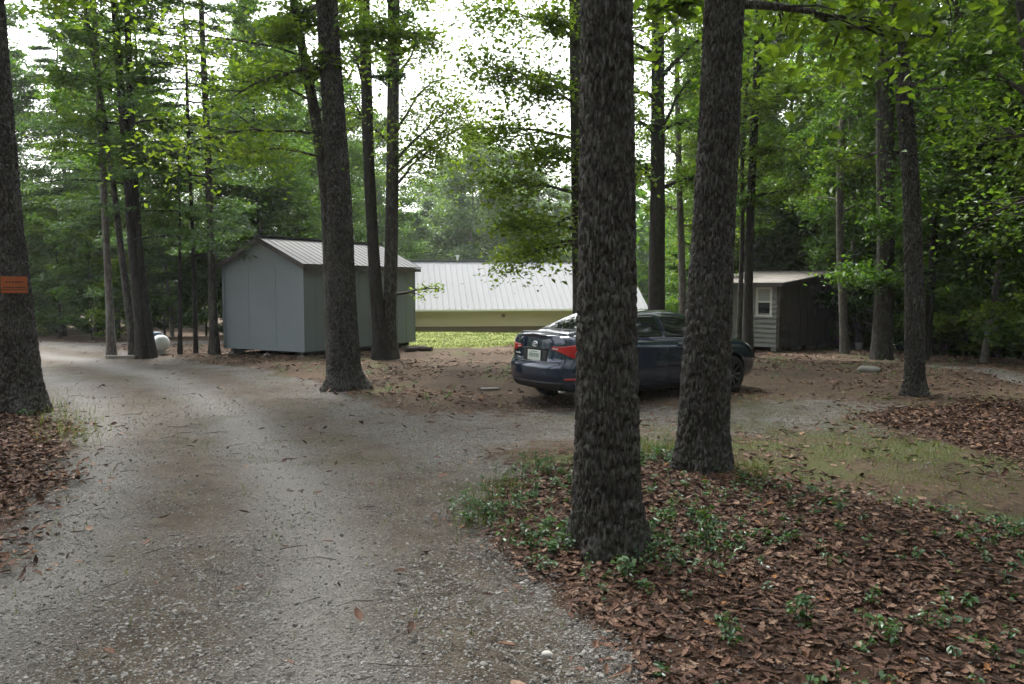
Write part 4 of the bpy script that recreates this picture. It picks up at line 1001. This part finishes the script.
def patch(name, topl, botl, to3, d, mat, parent, off=.004, nu=24, nv_=10, bvhs=None, mirror=False, th=.012):
    """lay a sheet between two polylines (in plane coordinates) onto the shell along direction d"""
    bvhs = bvhs or [BODY_BVH]; T_ = resample(np.asarray(topl, float), nu); B_ = resample(np.asarray(botl, float), nu); P = []; Nn = []
    for a in range(nv_):
        t = a / (nv_ - 1)
        for c_ in range(nu):
            p = B_[c_] * (1 - t) + T_[c_] * t; h = both_hit(to3(p), d, bvhs)
            if h is None: P.append(P[-1] if P else np.array(to3(p)) + np.array(d) * 3); Nn.append(Nn[-1] if Nn else -np.array(d)); continue
            n_ = np.array(h[1]); n_ = n_ if np.dot(n_, d) < 0 else -n_; P.append(np.array(h[0])); Nn.append(n_)
    P = np.array(P); Nn = np.array(Nn); n = len(P)
    vv = np.vstack([P + Nn * off, P - Nn * th]);
    if mirror: vv = vv * [1, -1, 1]
    a = np.arange(nv_ - 1)[:, None] * nu; c_ = np.arange(nu - 1)[None]
    q1 = np.stack([a + c_, a + c_ + 1, a + nu + c_ + 1, a + nu + c_], -1).reshape(-1, 4)
    e = np.r_[np.arange(nu), np.arange(1, nv_) * nu + nu - 1, (nv_ - 1) * nu + np.arange(nu - 2, -1, -1), np.arange(nv_ - 2, 0, -1) * nu]; e2 = np.roll(e, -1)
    qs = np.stack([e, e + n, e2 + n, e2], 1)
    return mesh_np(name, vv, np.vstack([q1, qs]), mat, parent, True)
def side_frame(p): return (p[0], -2.0, p[1])
for mir in (False, True):
    for nm, t_, b_ in (('side_window', [(1.40, 1.345), (1.62, 1.375), (1.94, 1.378)], [(1.06, 1.075), (1.5, 1.04), (1.98, 1.02)]),
                       ('side_window', [(2.03, 1.378), (2.35, 1.365), (2.58, 1.335)], [(2.05, 1.018), (2.6, .995), (3.02, .985)]),
                       ('quarter_window', [(1.30, 1.325), (1.345, 1.335)], [(.90, 1.095), (1.00, 1.083)])):
        patch(nm, t_, b_, side_frame, (0, 1, 0), M['car_glass'], car, .003, 20, 10, [GH_BVH], mir, .004)
    # door seams, handles, sill
    for pl in ([(1.20, 1.03), (1.26, .8), (1.33, .55), (1.42, .33)], [(2.02, 1.0), (2.04, .7), (2.04, .3)], [(3.10, .95), (3.16, .7), (3.14, .3)], [(1.42, .31), (2.3, .29), (3.14, .29)]):
        pts = np.array(pl); a_ = resample(pts, 20); dd = np.gradient(a_, axis=0); dd /= np.linalg.norm(dd, axis=1)[:, None]; nn_ = np.stack([-dd[:, 1], dd[:, 0]], 1) * .004
        patch('door_seam', a_ + nn_, a_ - nn_, side_frame, (0, 1, 0), M['plastic'], body, .0012, 20, 2, None, mir, .002)
    for xh in (1.36, 2.28):
        patch('door_handle', [(xh, .905), (xh + .2, .90)], [(xh + .005, .87), (xh + .195, .868)], side_frame, (0, 1, 0), M['car_paint'], car, .03, 8, 3, None, mir, .0)
    # tail lamp wraps round the corner
    s2 = math.sqrt(.5)
    def diag(p): return (p[0] * s2 - 2 * s2, -p[0] * s2 - 2 * s2, p[1])
    lamp = patch('tail_light', [(.30, .925), (.45, .935), (.62, .955), (.72, .975), (.95, .985)], [(.30, .885), (.45, .845), (.62, .775), (.72, .76), (.93, .90)], diag, (s2, s2, 0), M['red_lens'], car, .009, 30, 10, None, mir)
    patch('reverse_lens', [(.31, .905), (.40, .905)], [(.31, .893), (.40, .883)], diag, (s2, s2, 0), M['clear_lens'], lamp, .012, 8, 4, None, mir, .004)
    patch('bumper_reflector', [(.50, .47), (.68, .48)], [(.50, .44), (.68, .45)], diag, (s2, s2, 0), M['red_lens'], car, .006, 10, 4, None, mir)
    def diagf(p): return (4.64 + 2 * s2 - p[0] * s2, -p[0] * s2 - 2 * s2, p[1])
    patch('headlight', [(.35, .70), (.6, .76), (.85, .83)], [(.38, .62), (.62, .65), (.83, .77)], diagf, (-s2, s2, 0), M['head_lens'], car, .008, 20, 8, None, mir)
def rear_frame(p): return (-2.0, p[0], p[1])
patch('rear_window', [(1.29, -.50), (1.31, 0), (1.29, .50)], [(.56, -.58), (.50, 0), (.56, .58)], lambda p: (p[0], p[1], 3.0), (0, 0, -1), M['car_glass'], car, .004, 24, 14, [GH_BVH])
patch('windscreen', [(2.82, -.50), (2.80, 0), (2.82, .50)], [(3.46, -.62), (3.54, 0), (3.46, .62)], lambda p: (p[0], p[1], 3.0), (0, 0, -1), M['car_glass'], car, .004, 24, 14, [GH_BVH])
lid = [(-.62, 1.075), (-.60, .90), (-.56, .70), (-.3, .688), (.3, .688), (.56, .70), (.60, .90), (.62, 1.075)]
a_ = resample(np.array(lid), 60); dd = np.gradient(a_, axis=0); dd /= np.linalg.norm(dd, axis=1)[:, None]; nn_ = np.stack([-dd[:, 1], dd[:, 0]], 1) * .0045
patch('boot_seam', a_ + nn_, a_ - nn_, rear_frame, (1, 0, 0), M['plastic'], body, .0015, 60, 2, None, False, .002)
patch('bumper_valance', [(-.62, .40), (0, .395), (.62, .40)], [(-.60, .27), (0, .265), (.60, .27)], rear_frame, (1, 0, 0), M['plastic'], car, .006, 24, 6)
b = MB()
sp = [(.155 + .05 * (abs(y) / .6) ** 2, y, 1.122 - .02 * (abs(y) / .6) ** 2) for y in np.linspace(-.54, .54, 17)]; b.tube(sp, [.012] + [.02] * 15 + [.012], 8); b.build('spoiler', M['car_paint'], car, True)
patch('plate_recess', [(-.30, .875), (.30, .875)], [(-.28, .705), (.28, .705)], rear_frame, (1, 0, 0), M['plastic'], body, .0025, 16, 6)
def flat_on_rear(y, z): h = BODY_BVH.ray_cast(Vector((-2, y, z)), Vector((1, 0, 0))); return h[0].x
px0 = flat_on_rear(0, .79) - .022; px1 = flat_on_rear(0, .86) - .022
pl = MB().hexa([(px0, -.155, .708), (px0, .155, .708), (px0 + .01, .155, .708), (px0 + .01, -.155, .708), (px1, -.155, .862), (px1, .155, .862), (px1 + .01, .155, .862), (px1 + .01, -.155, .862)]).build('licence_plate', M['plate'], car, False, .004)
b = MB(); f_ = lambda z: px0 + (px1 - px0) * (z - .708) / (.862 - .708) - .003
for k_ in range(6): b.box((f_(.78), -.115 + k_ * .039 + (.006 if k_ > 2 else 0), .755), (f_(.78) + .004, -.09 + k_ * .039 + (.006 if k_ > 2 else 0), .815))
b.box((f_(.84), -.08, .836), (f_(.84) + .003, .08, .848)); b.build('plate_print', M['plate_mark'], pl)
# oval badge: three rings
b = MB(); ex = flat_on_rear(0, .955) - .012; sl_ = (flat_on_rear(0, 1.0) - flat_on_rear(0, .92)) / .08
def ring(cy, cz_, a, c_, r_): t = np.linspace(0, 2 * math.pi, 33); return [(ex + sl_ * (cz_ + c_ * math.sin(q_) - .955), cy + a * math.cos(q_), cz_ + c_ * math.sin(q_)) for q_ in t]
for args in ((0, .955, .062, .042), (0, .955, .022, .040), (0, .970, .045, .016)): b.tube(ring(*args, 0), .0055, 6, False)
b.build('badge', M['chrome'], car, True)
patch('boot_trim', [(-.30, .892), (0, .90), (.30, .892)], [(-.30, .872), (0, .878), (.30, .872)], rear_frame, (1, 0, 0), M['plastic'], car, .012, 24, 3)
patch('model_badge', [(.40, .80), (.55, .80)], [(.40, .775), (.55, .775)], rear_frame, (1, 0, 0), M['chrome'], car, .004, 10, 3)
b = MB(); b.tube([(.12, -.45, .25), (.35, -.45, .25)], .03, 12); b.build('exhaust', M['chrome'], car, True)
for s in (-1, 1):
    b = MB(); b.hexa([(2.93, s * .80, .98), (3.02, s * .80, .98), (3.02, s * .84, .98), (2.93, s * .84, .98), (2.93, s * .80, 1.0), (3.02, s * .80, 1.0), (3.02, s * .84, 1.0), (2.93, s * .84, 1.0)])
    mv, mq = lathe([(-.05, .02), (-.045, .07), (.0, .085), (.07, .06), (.09, .01)], 16); mv = mv * [1, 1.15, .8] + [2.97, s * .93, 1.03]; b.add(mv, mq)
    b.build('wing_mirror', M['car_paint'], car, True)
# wheels
for (x, s) in ((XR, -1), (XR, 1), (XF, -1), (XF, 1)):
    wl = empty('wheel', (x, s * .785, RT)); wl.parent = car
    tv, tq = lathe([(-.095, .20), (-.10, .235), (-.098, .285), (-.08, .312), (-.03, .318), (.03, .318), (.08, .312), (.098, .285), (.10, .235), (.095, .20)], 40)
    MB().add(tv[:, [1, 0, 2]] * [1, s, 1], tq).build('tyre', M['rubber'], wl, True)
    b = MB(); rv, rq = lathe([(.0, .001), (.02, .03), (.04, .05), (.03, .06)], 20); b.add(rv[:, [1, 0, 2]] * [1, s, 1] + [0, s * .035, 0], rq)
    rv, rq = lathe([(.09, .225), (.098, .218), (.09, .205), (.02, .195), (-.09, .195), (-.095, .215)], 40); b.add(rv[:, [1, 0, 2]] * [1, s, 1], rq)
    for k_ in range(10):
        a = 2 * math.pi * k_ / 10; a1 = a + .05; b.beam((.045 * math.cos(a), s * .06, .045 * math.sin(a)), (.205 * math.cos(a1), s * .075, .205 * math.sin(a1)), .030, .022, (0, 1, 0))
    b.build('rim', M['alloy'], wl, False)
    MB().add(*[(lambda v_, q_: (v_[:, [1, 0, 2]] * [1, s, 1] + [0, s * -.01, 0], q_))(*lathe([(0, .001), (0, .194)], 32))][0]).build('brake_disc', M['plastic'], wl, False)

# ------------------------------------------------------------------ dead leaves, stones, twigs, low plants
def rot_batch(n, tilt):
    yaw = rng.uniform(0, 2 * math.pi, n); ax = rng.uniform(0, 2 * math.pi, n); tl = np.abs(rng.normal(0, tilt, n))
    k = np.stack([np.cos(ax), np.sin(ax), 0 * ax], 1); c, s = np.cos(tl), np.sin(tl)
    K_ = np.zeros((n, 3, 3)); K_[:, 0, 1] = -k[:, 2]; K_[:, 0, 2] = k[:, 1]; K_[:, 1, 0] = k[:, 2]; K_[:, 1, 2] = -k[:, 0]; K_[:, 2, 0] = -k[:, 1]; K_[:, 2, 1] = k[:, 0]
    Rm = np.eye(3)[None] + s[:, None, None] * K_ + (1 - c)[:, None, None] * (K_ @ K_)
    Z = np.zeros((n, 3, 3)); Z[:, 0, 0] = np.cos(yaw); Z[:, 0, 1] = -np.sin(yaw); Z[:, 1, 0] = np.sin(yaw); Z[:, 1, 1] = np.cos(yaw); Z[:, 2, 2] = 1
    return Rm @ Z
def scatter(name, pts, size, tpl, quads, tilt, mat, tint, lift, label, curl=None, parent=None):
    n = len(pts); k = len(tpl); Rm = rot_batch(n, tilt)
    T_ = np.repeat(tpl[None], n, 0).copy()
    if curl is not None:
        cu = rng.uniform(-.2, 1, n) * curl; cv = rng.uniform(-.6, 1, n) * curl * .6; wv = rng.uniform(.55, 1.1, n)
        T_[:, :, 2] += cu[:, None] * T_[:, :, 1] ** 2 * 4 + cv[:, None] * T_[:, :, 0] ** 2 * 2; T_[:, :, 1] *= wv[:, None]
    v = np.einsum('nij,nkj->nki', Rm, T_) * size[:, None, None]
    z = zg(pts[:, 0], pts[:, 1]); v += np.c_[pts, z + lift][:, None, :]
    f = [(q[None] + (np.arange(n) * k)[:, None, None]).reshape(-1, q.shape[1]) for q in quads]
    o = mesh_np(name, v.reshape(-1, 3), f, mat, parent, False, dict(tint=np.repeat(tint, k))); tag(o, label, None, None, 'stuff'); return o
# oak leaf template: lobed, three points per station
st = [(-.62, .012), (-.46, .015), (-.36, .10), (-.24, .20), (-.14, .09), (.0, .27), (.10, .13), (.24, .25), (.32, .12), (.42, .14), (.5, .0)]
tp = np.array([[(x, w_, .02), (x, 0, -.01), (x, -w_, .02)] for x, w_ in st]).reshape(-1, 3)
ii = np.arange(len(st) - 1) * 3
OAKQ = np.vstack([np.stack([ii, ii + 1, ii + 4, ii + 3], 1), np.stack([ii + 1, ii + 2, ii + 5, ii + 4], 1)])
st2 = [(-.5, .02), (-.2, .22), (.15, .24), (.5, .0)]
tp2 = np.array([[(x, w_, .03), (x, 0, -.01), (x, -w_, .03)] for x, w_ in st2]).reshape(-1, 3); ii = np.arange(3) * 3
SIMQ = np.vstack([np.stack([ii, ii + 1, ii + 4, ii + 3], 1), np.stack([ii + 1, ii + 2, ii + 5, ii + 4], 1)])
def sample(n, x0, x1, y0, y1, keep):
    p = np.stack([rng.uniform(x0, x1, n), rng.uniform(y0, y1, n)], 1); return p[keep(p[:, 0], p[:, 1])]
def in_view(x, y, m=70):
    px = CX + F * x / np.maximum(y, .1); return (y > 2.2) & (px > -m) & (px < 1024 + m)
def lt_tint(n): return np.clip(rng.beta(1.1, 1.5, n) * .92 + np.where(rng.uniform(0, 1, n) > .975, .4, 0), 0, 1)
patchy = lambda x, y, s, k: fbm(np.stack([x, y, 0 * x], 1) * k, 3, s)
near = lambda x, y: in_view(x, y) & (poly_sd(x, y, ISLAND) + (patchy(x, y, 71, 1.6) - .5) * .7 < rng.exponential(.10, len(x)) - .02) & (y < 9.2)
p = sample(72000, -1, 8, 2.2, 9.2, near); p = p[rng.uniform(0, 1, len(p)) < .30 + .75 * patchy(p[:, 0], p[:, 1], 72, .9)]
scatter('leaf_litter', p, rng.uniform(.035, .092, len(p)), tp, [OAKQ], .34, M['litter'], lt_tint(len(p)), rng.uniform(.002, .022, len(p)), 'thick brown oak leaf litter on the island around the big trunks', .55)
far_l = lambda x, y: in_view(x, y) & ((poly_sd(x, y, LEFTBANK) + (patchy(x, y, 73, 1.2) - .5) < rng.exponential(.15, len(x))) | (poly_sd(x, y, RIGHTLEAF) + (patchy(x, y, 74, 1.2) - .5) * 1.6 < rng.exponential(.22, len(x))))
p = sample(170000, -12, 14, 2.2, 15, far_l)[:24000]
scatter('leaf_litter', p, rng.uniform(.05, .105, len(p)), tp2, [SIMQ], .45, M['litter'], np.clip(lt_tint(len(p)) + .08, 0, 1), rng.uniform(.003, .022, len(p)), 'red brown dead leaves gathered on the banks beside the drive', .5)
def sparse_keep(x, y):
    lf, gr, lw = ground_masks(x, y); return in_view(x, y) & (rng.uniform(0, 1, len(x)) < np.clip(1.0 - gr * .93 - lw * .9, .03, 1)) & (rng.uniform(0, 1, len(x)) < sstep(.3, .7, patchy(x, y, 75, .8)))
p = sample(60000, -16, 16, 2.4, 27, sparse_keep)[:14000]
scatter('leaf_litter', p, rng.uniform(.05, .12, len(p)), tp2, [SIMQ], .35, M['litter'], np.clip(lt_tint(len(p)) + .05, 0, 1), rng.uniform(.003, .02, len(p)), 'scattered dead leaves over the drive and bare brown ground', .4)
# gravel stones
bm = bmesh.new(); bmesh.ops.create_icosphere(bm, subdivisions=1, radius=.5); SV = np.array([q_.co for q_ in bm.verts]) * [1, .8, .55]; ST = np.array([[l.index for l in fa.verts] for fa in bm.faces]); bm.free()
def gravel_keep(x, y):
    lf, gr, lw = ground_masks(x, y); return in_view(x, y) & (rng.uniform(0, 1, len(x)) < gr + .10) & (rng.uniform(0, 1, len(x)) < np.clip(3.9 / np.maximum(y, 1), 0, 1) ** 2.2 * (.4 + .9 * sstep(.35, .6, patchy(x, y, 76, .9))))
p = sample(420000, -8, 6, 2.3, 14, gravel_keep)[:52000]
scatter('gravel_stones', p, rng.gamma(2.0, .0040, len(p)) + .0055, SV, [ST], .5, M['stone'], np.clip(rng.beta(2, 2.2, len(p)), 0, 1), .002, 'loose grey crushed stone on the drive', None)
# twigs
mb = MB()
p = sample(900, -8, 8, 2.6, 13, lambda x, y: in_view(x, y))[:230]
for (x, y) in p:
    a = rng.uniform(0, 6.28); l = rng.uniform(.06, .32); z = zg1(x, y) + .012
    mb.tube([(x, y, z), (x + l * .5 * math.cos(a), y + l * .5 * math.sin(a), z + .012), (x + l * math.cos(a + .2), y + l * math.sin(a + .2), z + .004)], [.004, .0035, .002], 4, False)
tag(mb.build('fallen_twigs', M['bark_pale'], None, True), 'small fallen twigs scattered over the ground', None, None, 'stuff')
# low green plants
def plant_geo(x, y, h, nl, size, cr, mb, fern=False):
    z = zg1(x, y); lean = rng.normal(0, .18, 2)
    pth = [(x, y, z - .02), (x + lean[0] * h * .5, y + lean[1] * h * .5, z + h * .55), (x + lean[0] * h, y + lean[1] * h, z + h)]
    mb.tube(pth, [.004, .003, .0015], 4, False); pp = np.array(pth); P_ = []
    for k in range(nl):
        t = rng.uniform(.25, 1.0); c_ = np.array([np.interp(t, [0, .5, 1], pp[:, i]) for i in range(3)]); a = k * 2.4 + rng.normal(0, .5); r_ = size * (.5 + .35 * rng.uniform()) * (1.3 if fern else 1) * (1.25 - .6 * t if fern else 1)
        P_.append(c_ + [math.cos(a) * r_, math.sin(a) * r_, rng.normal(0, .01)])
    cr.p.append(np.array(P_)); b0 = rng.uniform(.2, .7); cr.t.append(np.clip(b0 + rng.normal(0, .12, nl), 0, 1)); cr.o.append(np.zeros((nl, 3)))
def low_plants(name, pts, hr, nl, size, label, detail=1):
    cr = Crown(); mb = MB()
    for (x, y) in pts: plant_geo(x, y, rng.uniform(*hr), rng.integers(*nl), size, cr, mb)
    P_ = np.concatenate(cr.p); t_ = np.concatenate(cr.t); v, f, k = leaf_geo(P_, size * rng.uniform(.6, 1.25, len(P_)), .45, .55, detail)
    v2 = np.concatenate(mb.v); q2 = np.concatenate(mb.q) + len(v); fs = [np.vstack([f[0], q2])] + f[1:]
    return tag(mesh_np(name, np.vstack([v, v2]), fs, M['leaf_ground'], None, False, dict(tint=np.r_[np.repeat(t_, k), np.full(len(v2), .4)])), label, None, None, 'stuff')
p = sample(12000, -1.5, 8, 2.4, 8.8, lambda x, y: in_view(x, y) & (poly_sd(x, y, ISLAND) < -.02) & (patchy(x, y, 81, 1.1) + rng.normal(0, .22, len(x)) > .62))[:2300]
low_plants('ground_cover', p, (.02, .11), (4, 13), .038, 'low green seedlings and creepers scattered through the leaf litter')
edge_pts = np.array([(x + rng.normal(0, .16), y + rng.normal(0, .16)) for (x, y) in [gp(*q_) for q_ in ((478, 522), (490, 510), (500, 500), (520, 482), (545, 475), (548, 545), (580, 545), (648, 470), (655, 462), (690, 470), (684, 466), (700, 474))] for _ in range(9)])
low_plants('ground_cover', edge_pts, (.06, .2), (6, 13), .045, 'weedy green edge where the leaf island meets the gravel')
p = sample(3000, -14, 14, 9, 27, lambda x, y: in_view(x, y) & (ground_masks(x, y)[1] < .3) & (patchy(x, y, 83, .6) > .58))[:260]
low_plants('ground_cover', p, (.04, .14), (5, 10), .06, 'sparse low weeds on the brown ground under the trees', 0)
for (px, py, h, nl, s, nm, lab) in ((707, 560, .27, 30, .062, 'fern', 'tallest feathery green plant in the leaf litter right of the nearest oak'), (628, 588, .17, 16, .055, 'seedling', 'bright leafy seedling at the right foot of the nearest oak'),
                                 (812, 640, .16, 18, .05, 'seedling', 'broad clump of seedlings low in the leaf litter at the right bottom'), (735, 662, .15, 14, .05, 'seedling', 'small seedling at the bottom edge of the photo in leaf litter'),
                                 (892, 652, .14, 14, .05, 'seedling', 'seedling in the leaves near the bottom right corner'), (480, 520, .15, 22, .045, 'weed', 'green weed clump on the gravel edge left of the nearest oak')):
    x, y = gp(px, py); cr = Crown(); mb = MB()
    z0 = zg1(x, y); root = empty(nm, (x, y, z0), label=lab, cat='plant')
    for k in range(3 if nm != 'fern' else 2): plant_geo(x + rng.normal(0, .03), y + rng.normal(0, .03), h * rng.uniform(.8, 1.05), nl, s, cr, mb, nm == 'fern')
    cr.p = [a - [x, y, z0] for a in cr.p]; mb.v = [a - [x, y, z0] for a in mb.v]
    mb.build('stem', M['leaf_ground'], root); cr.build('leaves', M['leaf_ground'], root, s, .45, .5, 1)
# grass
def grass(name, pts, hr, wr, label):
    n = len(pts); h = rng.uniform(*hr, n); a = rng.uniform(0, 6.28, n); w_ = rng.uniform(*wr, n); ln = rng.normal(0, .45, (n, 2)) * h[:, None]; z = zg(pts[:, 0], pts[:, 1])
    sx_, sy_ = np.cos(a) * w_, np.sin(a) * w_; b0 = np.c_[pts, z - .005]
    v = np.stack([b0 - np.c_[sx_, sy_, 0 * w_], b0 + np.c_[sx_, sy_, 0 * w_], b0 + np.c_[ln * .4 + np.c_[sx_, sy_] * .7, h * .6], b0 + np.c_[ln * .4 - np.c_[sx_, sy_] * .7, h * .6], b0 + np.c_[ln, h]], 1)
    k = np.arange(n)[:, None] * 5
    o = mesh_np(name, v.reshape(-1, 3), [k + np.array([[0, 1, 2, 3]]), k + np.array([[3, 2, 4]])], M['grass'], None, False, dict(tint=np.repeat(np.clip(rng.normal(.45, .22, n), 0, 1), 5)))
    return tag(o, label, None, None, 'stuff')
p = sample(70000, -7, 6, 23, 36, lambda x, y: in_view(x, y) & (ground_masks(x, y)[2] > rng.uniform(.25, .9, len(x))))[:26000]
grass('grass', p, (.025, .06), (.006, .014), 'bright lawn in front of the long white roofed house')
def moss_keep(x, y): lf, gr, lw = ground_masks(x, y); mk = np.exp(-(((x - 4.8) / 3.4) ** 2 + ((y - 8.2) / 2.0) ** 2)); return in_view(x, y) & (lf < .35) & (rng.uniform(0, 1, len(x)) < mk * sstep(.38, .62, patchy(x, y, 91, 1.3)) + .03)
p = sample(130000, -8, 13, 4, 20, moss_keep)[:30000]
grass('grass', p, (.02, .07), (.002, .005), 'thin mossy grass on the open ground right of the big oaks')
tf = [(x + rng.normal(0, .22), y + rng.normal(0, .2)) for (x, y) in [gp(*q_) for q_ in ((56, 424), (62, 432), (66, 418), (52, 412), (70, 440))] for _ in range(90)] + [(x + rng.normal(0, .14), y + rng.normal(0, .14)) for (x, y) in [gp(*q_) for q_ in ((488, 505), (505, 490), (648, 458), (655, 455), (668, 460), (480, 525), (740, 482), (760, 490))] for _ in range(70)]
grass('grass', np.array(tf), (.05, .2), (.002, .004), 'ragged grass tufts at the foot of the trunks and gravel edge')

# ------------------------------------------------------------------ light and air
hm = bpy.data.materials.new('humid_air'); hm.use_nodes = True; ht = hm.node_tree; ht.nodes.clear()
hv = ht.nodes.new('ShaderNodeVolumePrincipled'); hv.inputs['Color'].default_value = (.93, .96, 1, 1); hv.inputs['Density'].default_value = .0006; hv.inputs['Anisotropy'].default_value = .3
ho_ = ht.nodes.new('ShaderNodeOutputMaterial'); ht.links.new(hv.outputs[0], ho_.inputs['Volume'])
hz = MB().box((-190, -130, -7), (190, 230, 24)).build('haze', hm); tag(hz, 'thin humid air under and between the trees', None, None, 'stuff')

w = bpy.data.worlds.new('World'); sc.world = w; w.use_nodes = True; nt = w.node_tree; nt.nodes.clear()
SUN_EL, SUN_AZ = R(58), R(-25)          # azimuth from +Y towards +X
sky = nt.nodes.new('ShaderNodeTexSky'); sky.sky_type = 'NISHITA'; sky.sun_disc = False
sky.sun_elevation = SUN_EL; sky.sun_rotation = SUN_AZ; sky.dust_density = 4; sky.air_density = 1.2; sky.ozone_density = 1
hs = nt.nodes.new('ShaderNodeHueSaturation'); hs.inputs['Saturation'].default_value = .22
bg = nt.nodes.new('ShaderNodeBackground'); bg.inputs[1].default_value = .15
wo = nt.nodes.new('ShaderNodeOutputWorld')
nt.links.new(sky.outputs[0], hs.inputs['Color']); nt.links.new(hs.outputs[0], bg.inputs[0]); nt.links.new(bg.outputs[0], wo.inputs[0])
sd = bpy.data.lights.new('sun', 'SUN'); sd.energy = 1.5; sd.angle = R(14); sd.color = (1, .965, .9)
so = bpy.data.objects.new('sun', sd); COL.objects.link(so)
dirv = Vector((math.sin(SUN_AZ) * math.cos(SUN_EL), math.cos(SUN_AZ) * math.cos(SUN_EL), math.sin(SUN_EL)))
so.rotation_euler = dirv.to_track_quat('Z', 'Y').to_euler(); so.location = (0, 0, 40)
sc.view_settings.view_transform = 'Standard'; sc.view_settings.look = 'None'; sc.view_settings.gamma = 1
sc.view_settings.use_curve_mapping = False; sc.view_settings.exposure = 1.95
sc.render.engine = 'CYCLES'
c = sc.cycles; c.max_bounces = 6; c.diffuse_bounces = 4; c.glossy_bounces = 3; c.transmission_bounces = 4; c.transparent_max_bounces = 6
c.use_adaptive_sampling = True; c.adaptive_threshold = .03; c.use_denoising = True; c.denoiser = 'OPENIMAGEDENOISE'
c.caustics_reflective = False; c.caustics_refractive = False; c.sample_clamp_indirect = 6
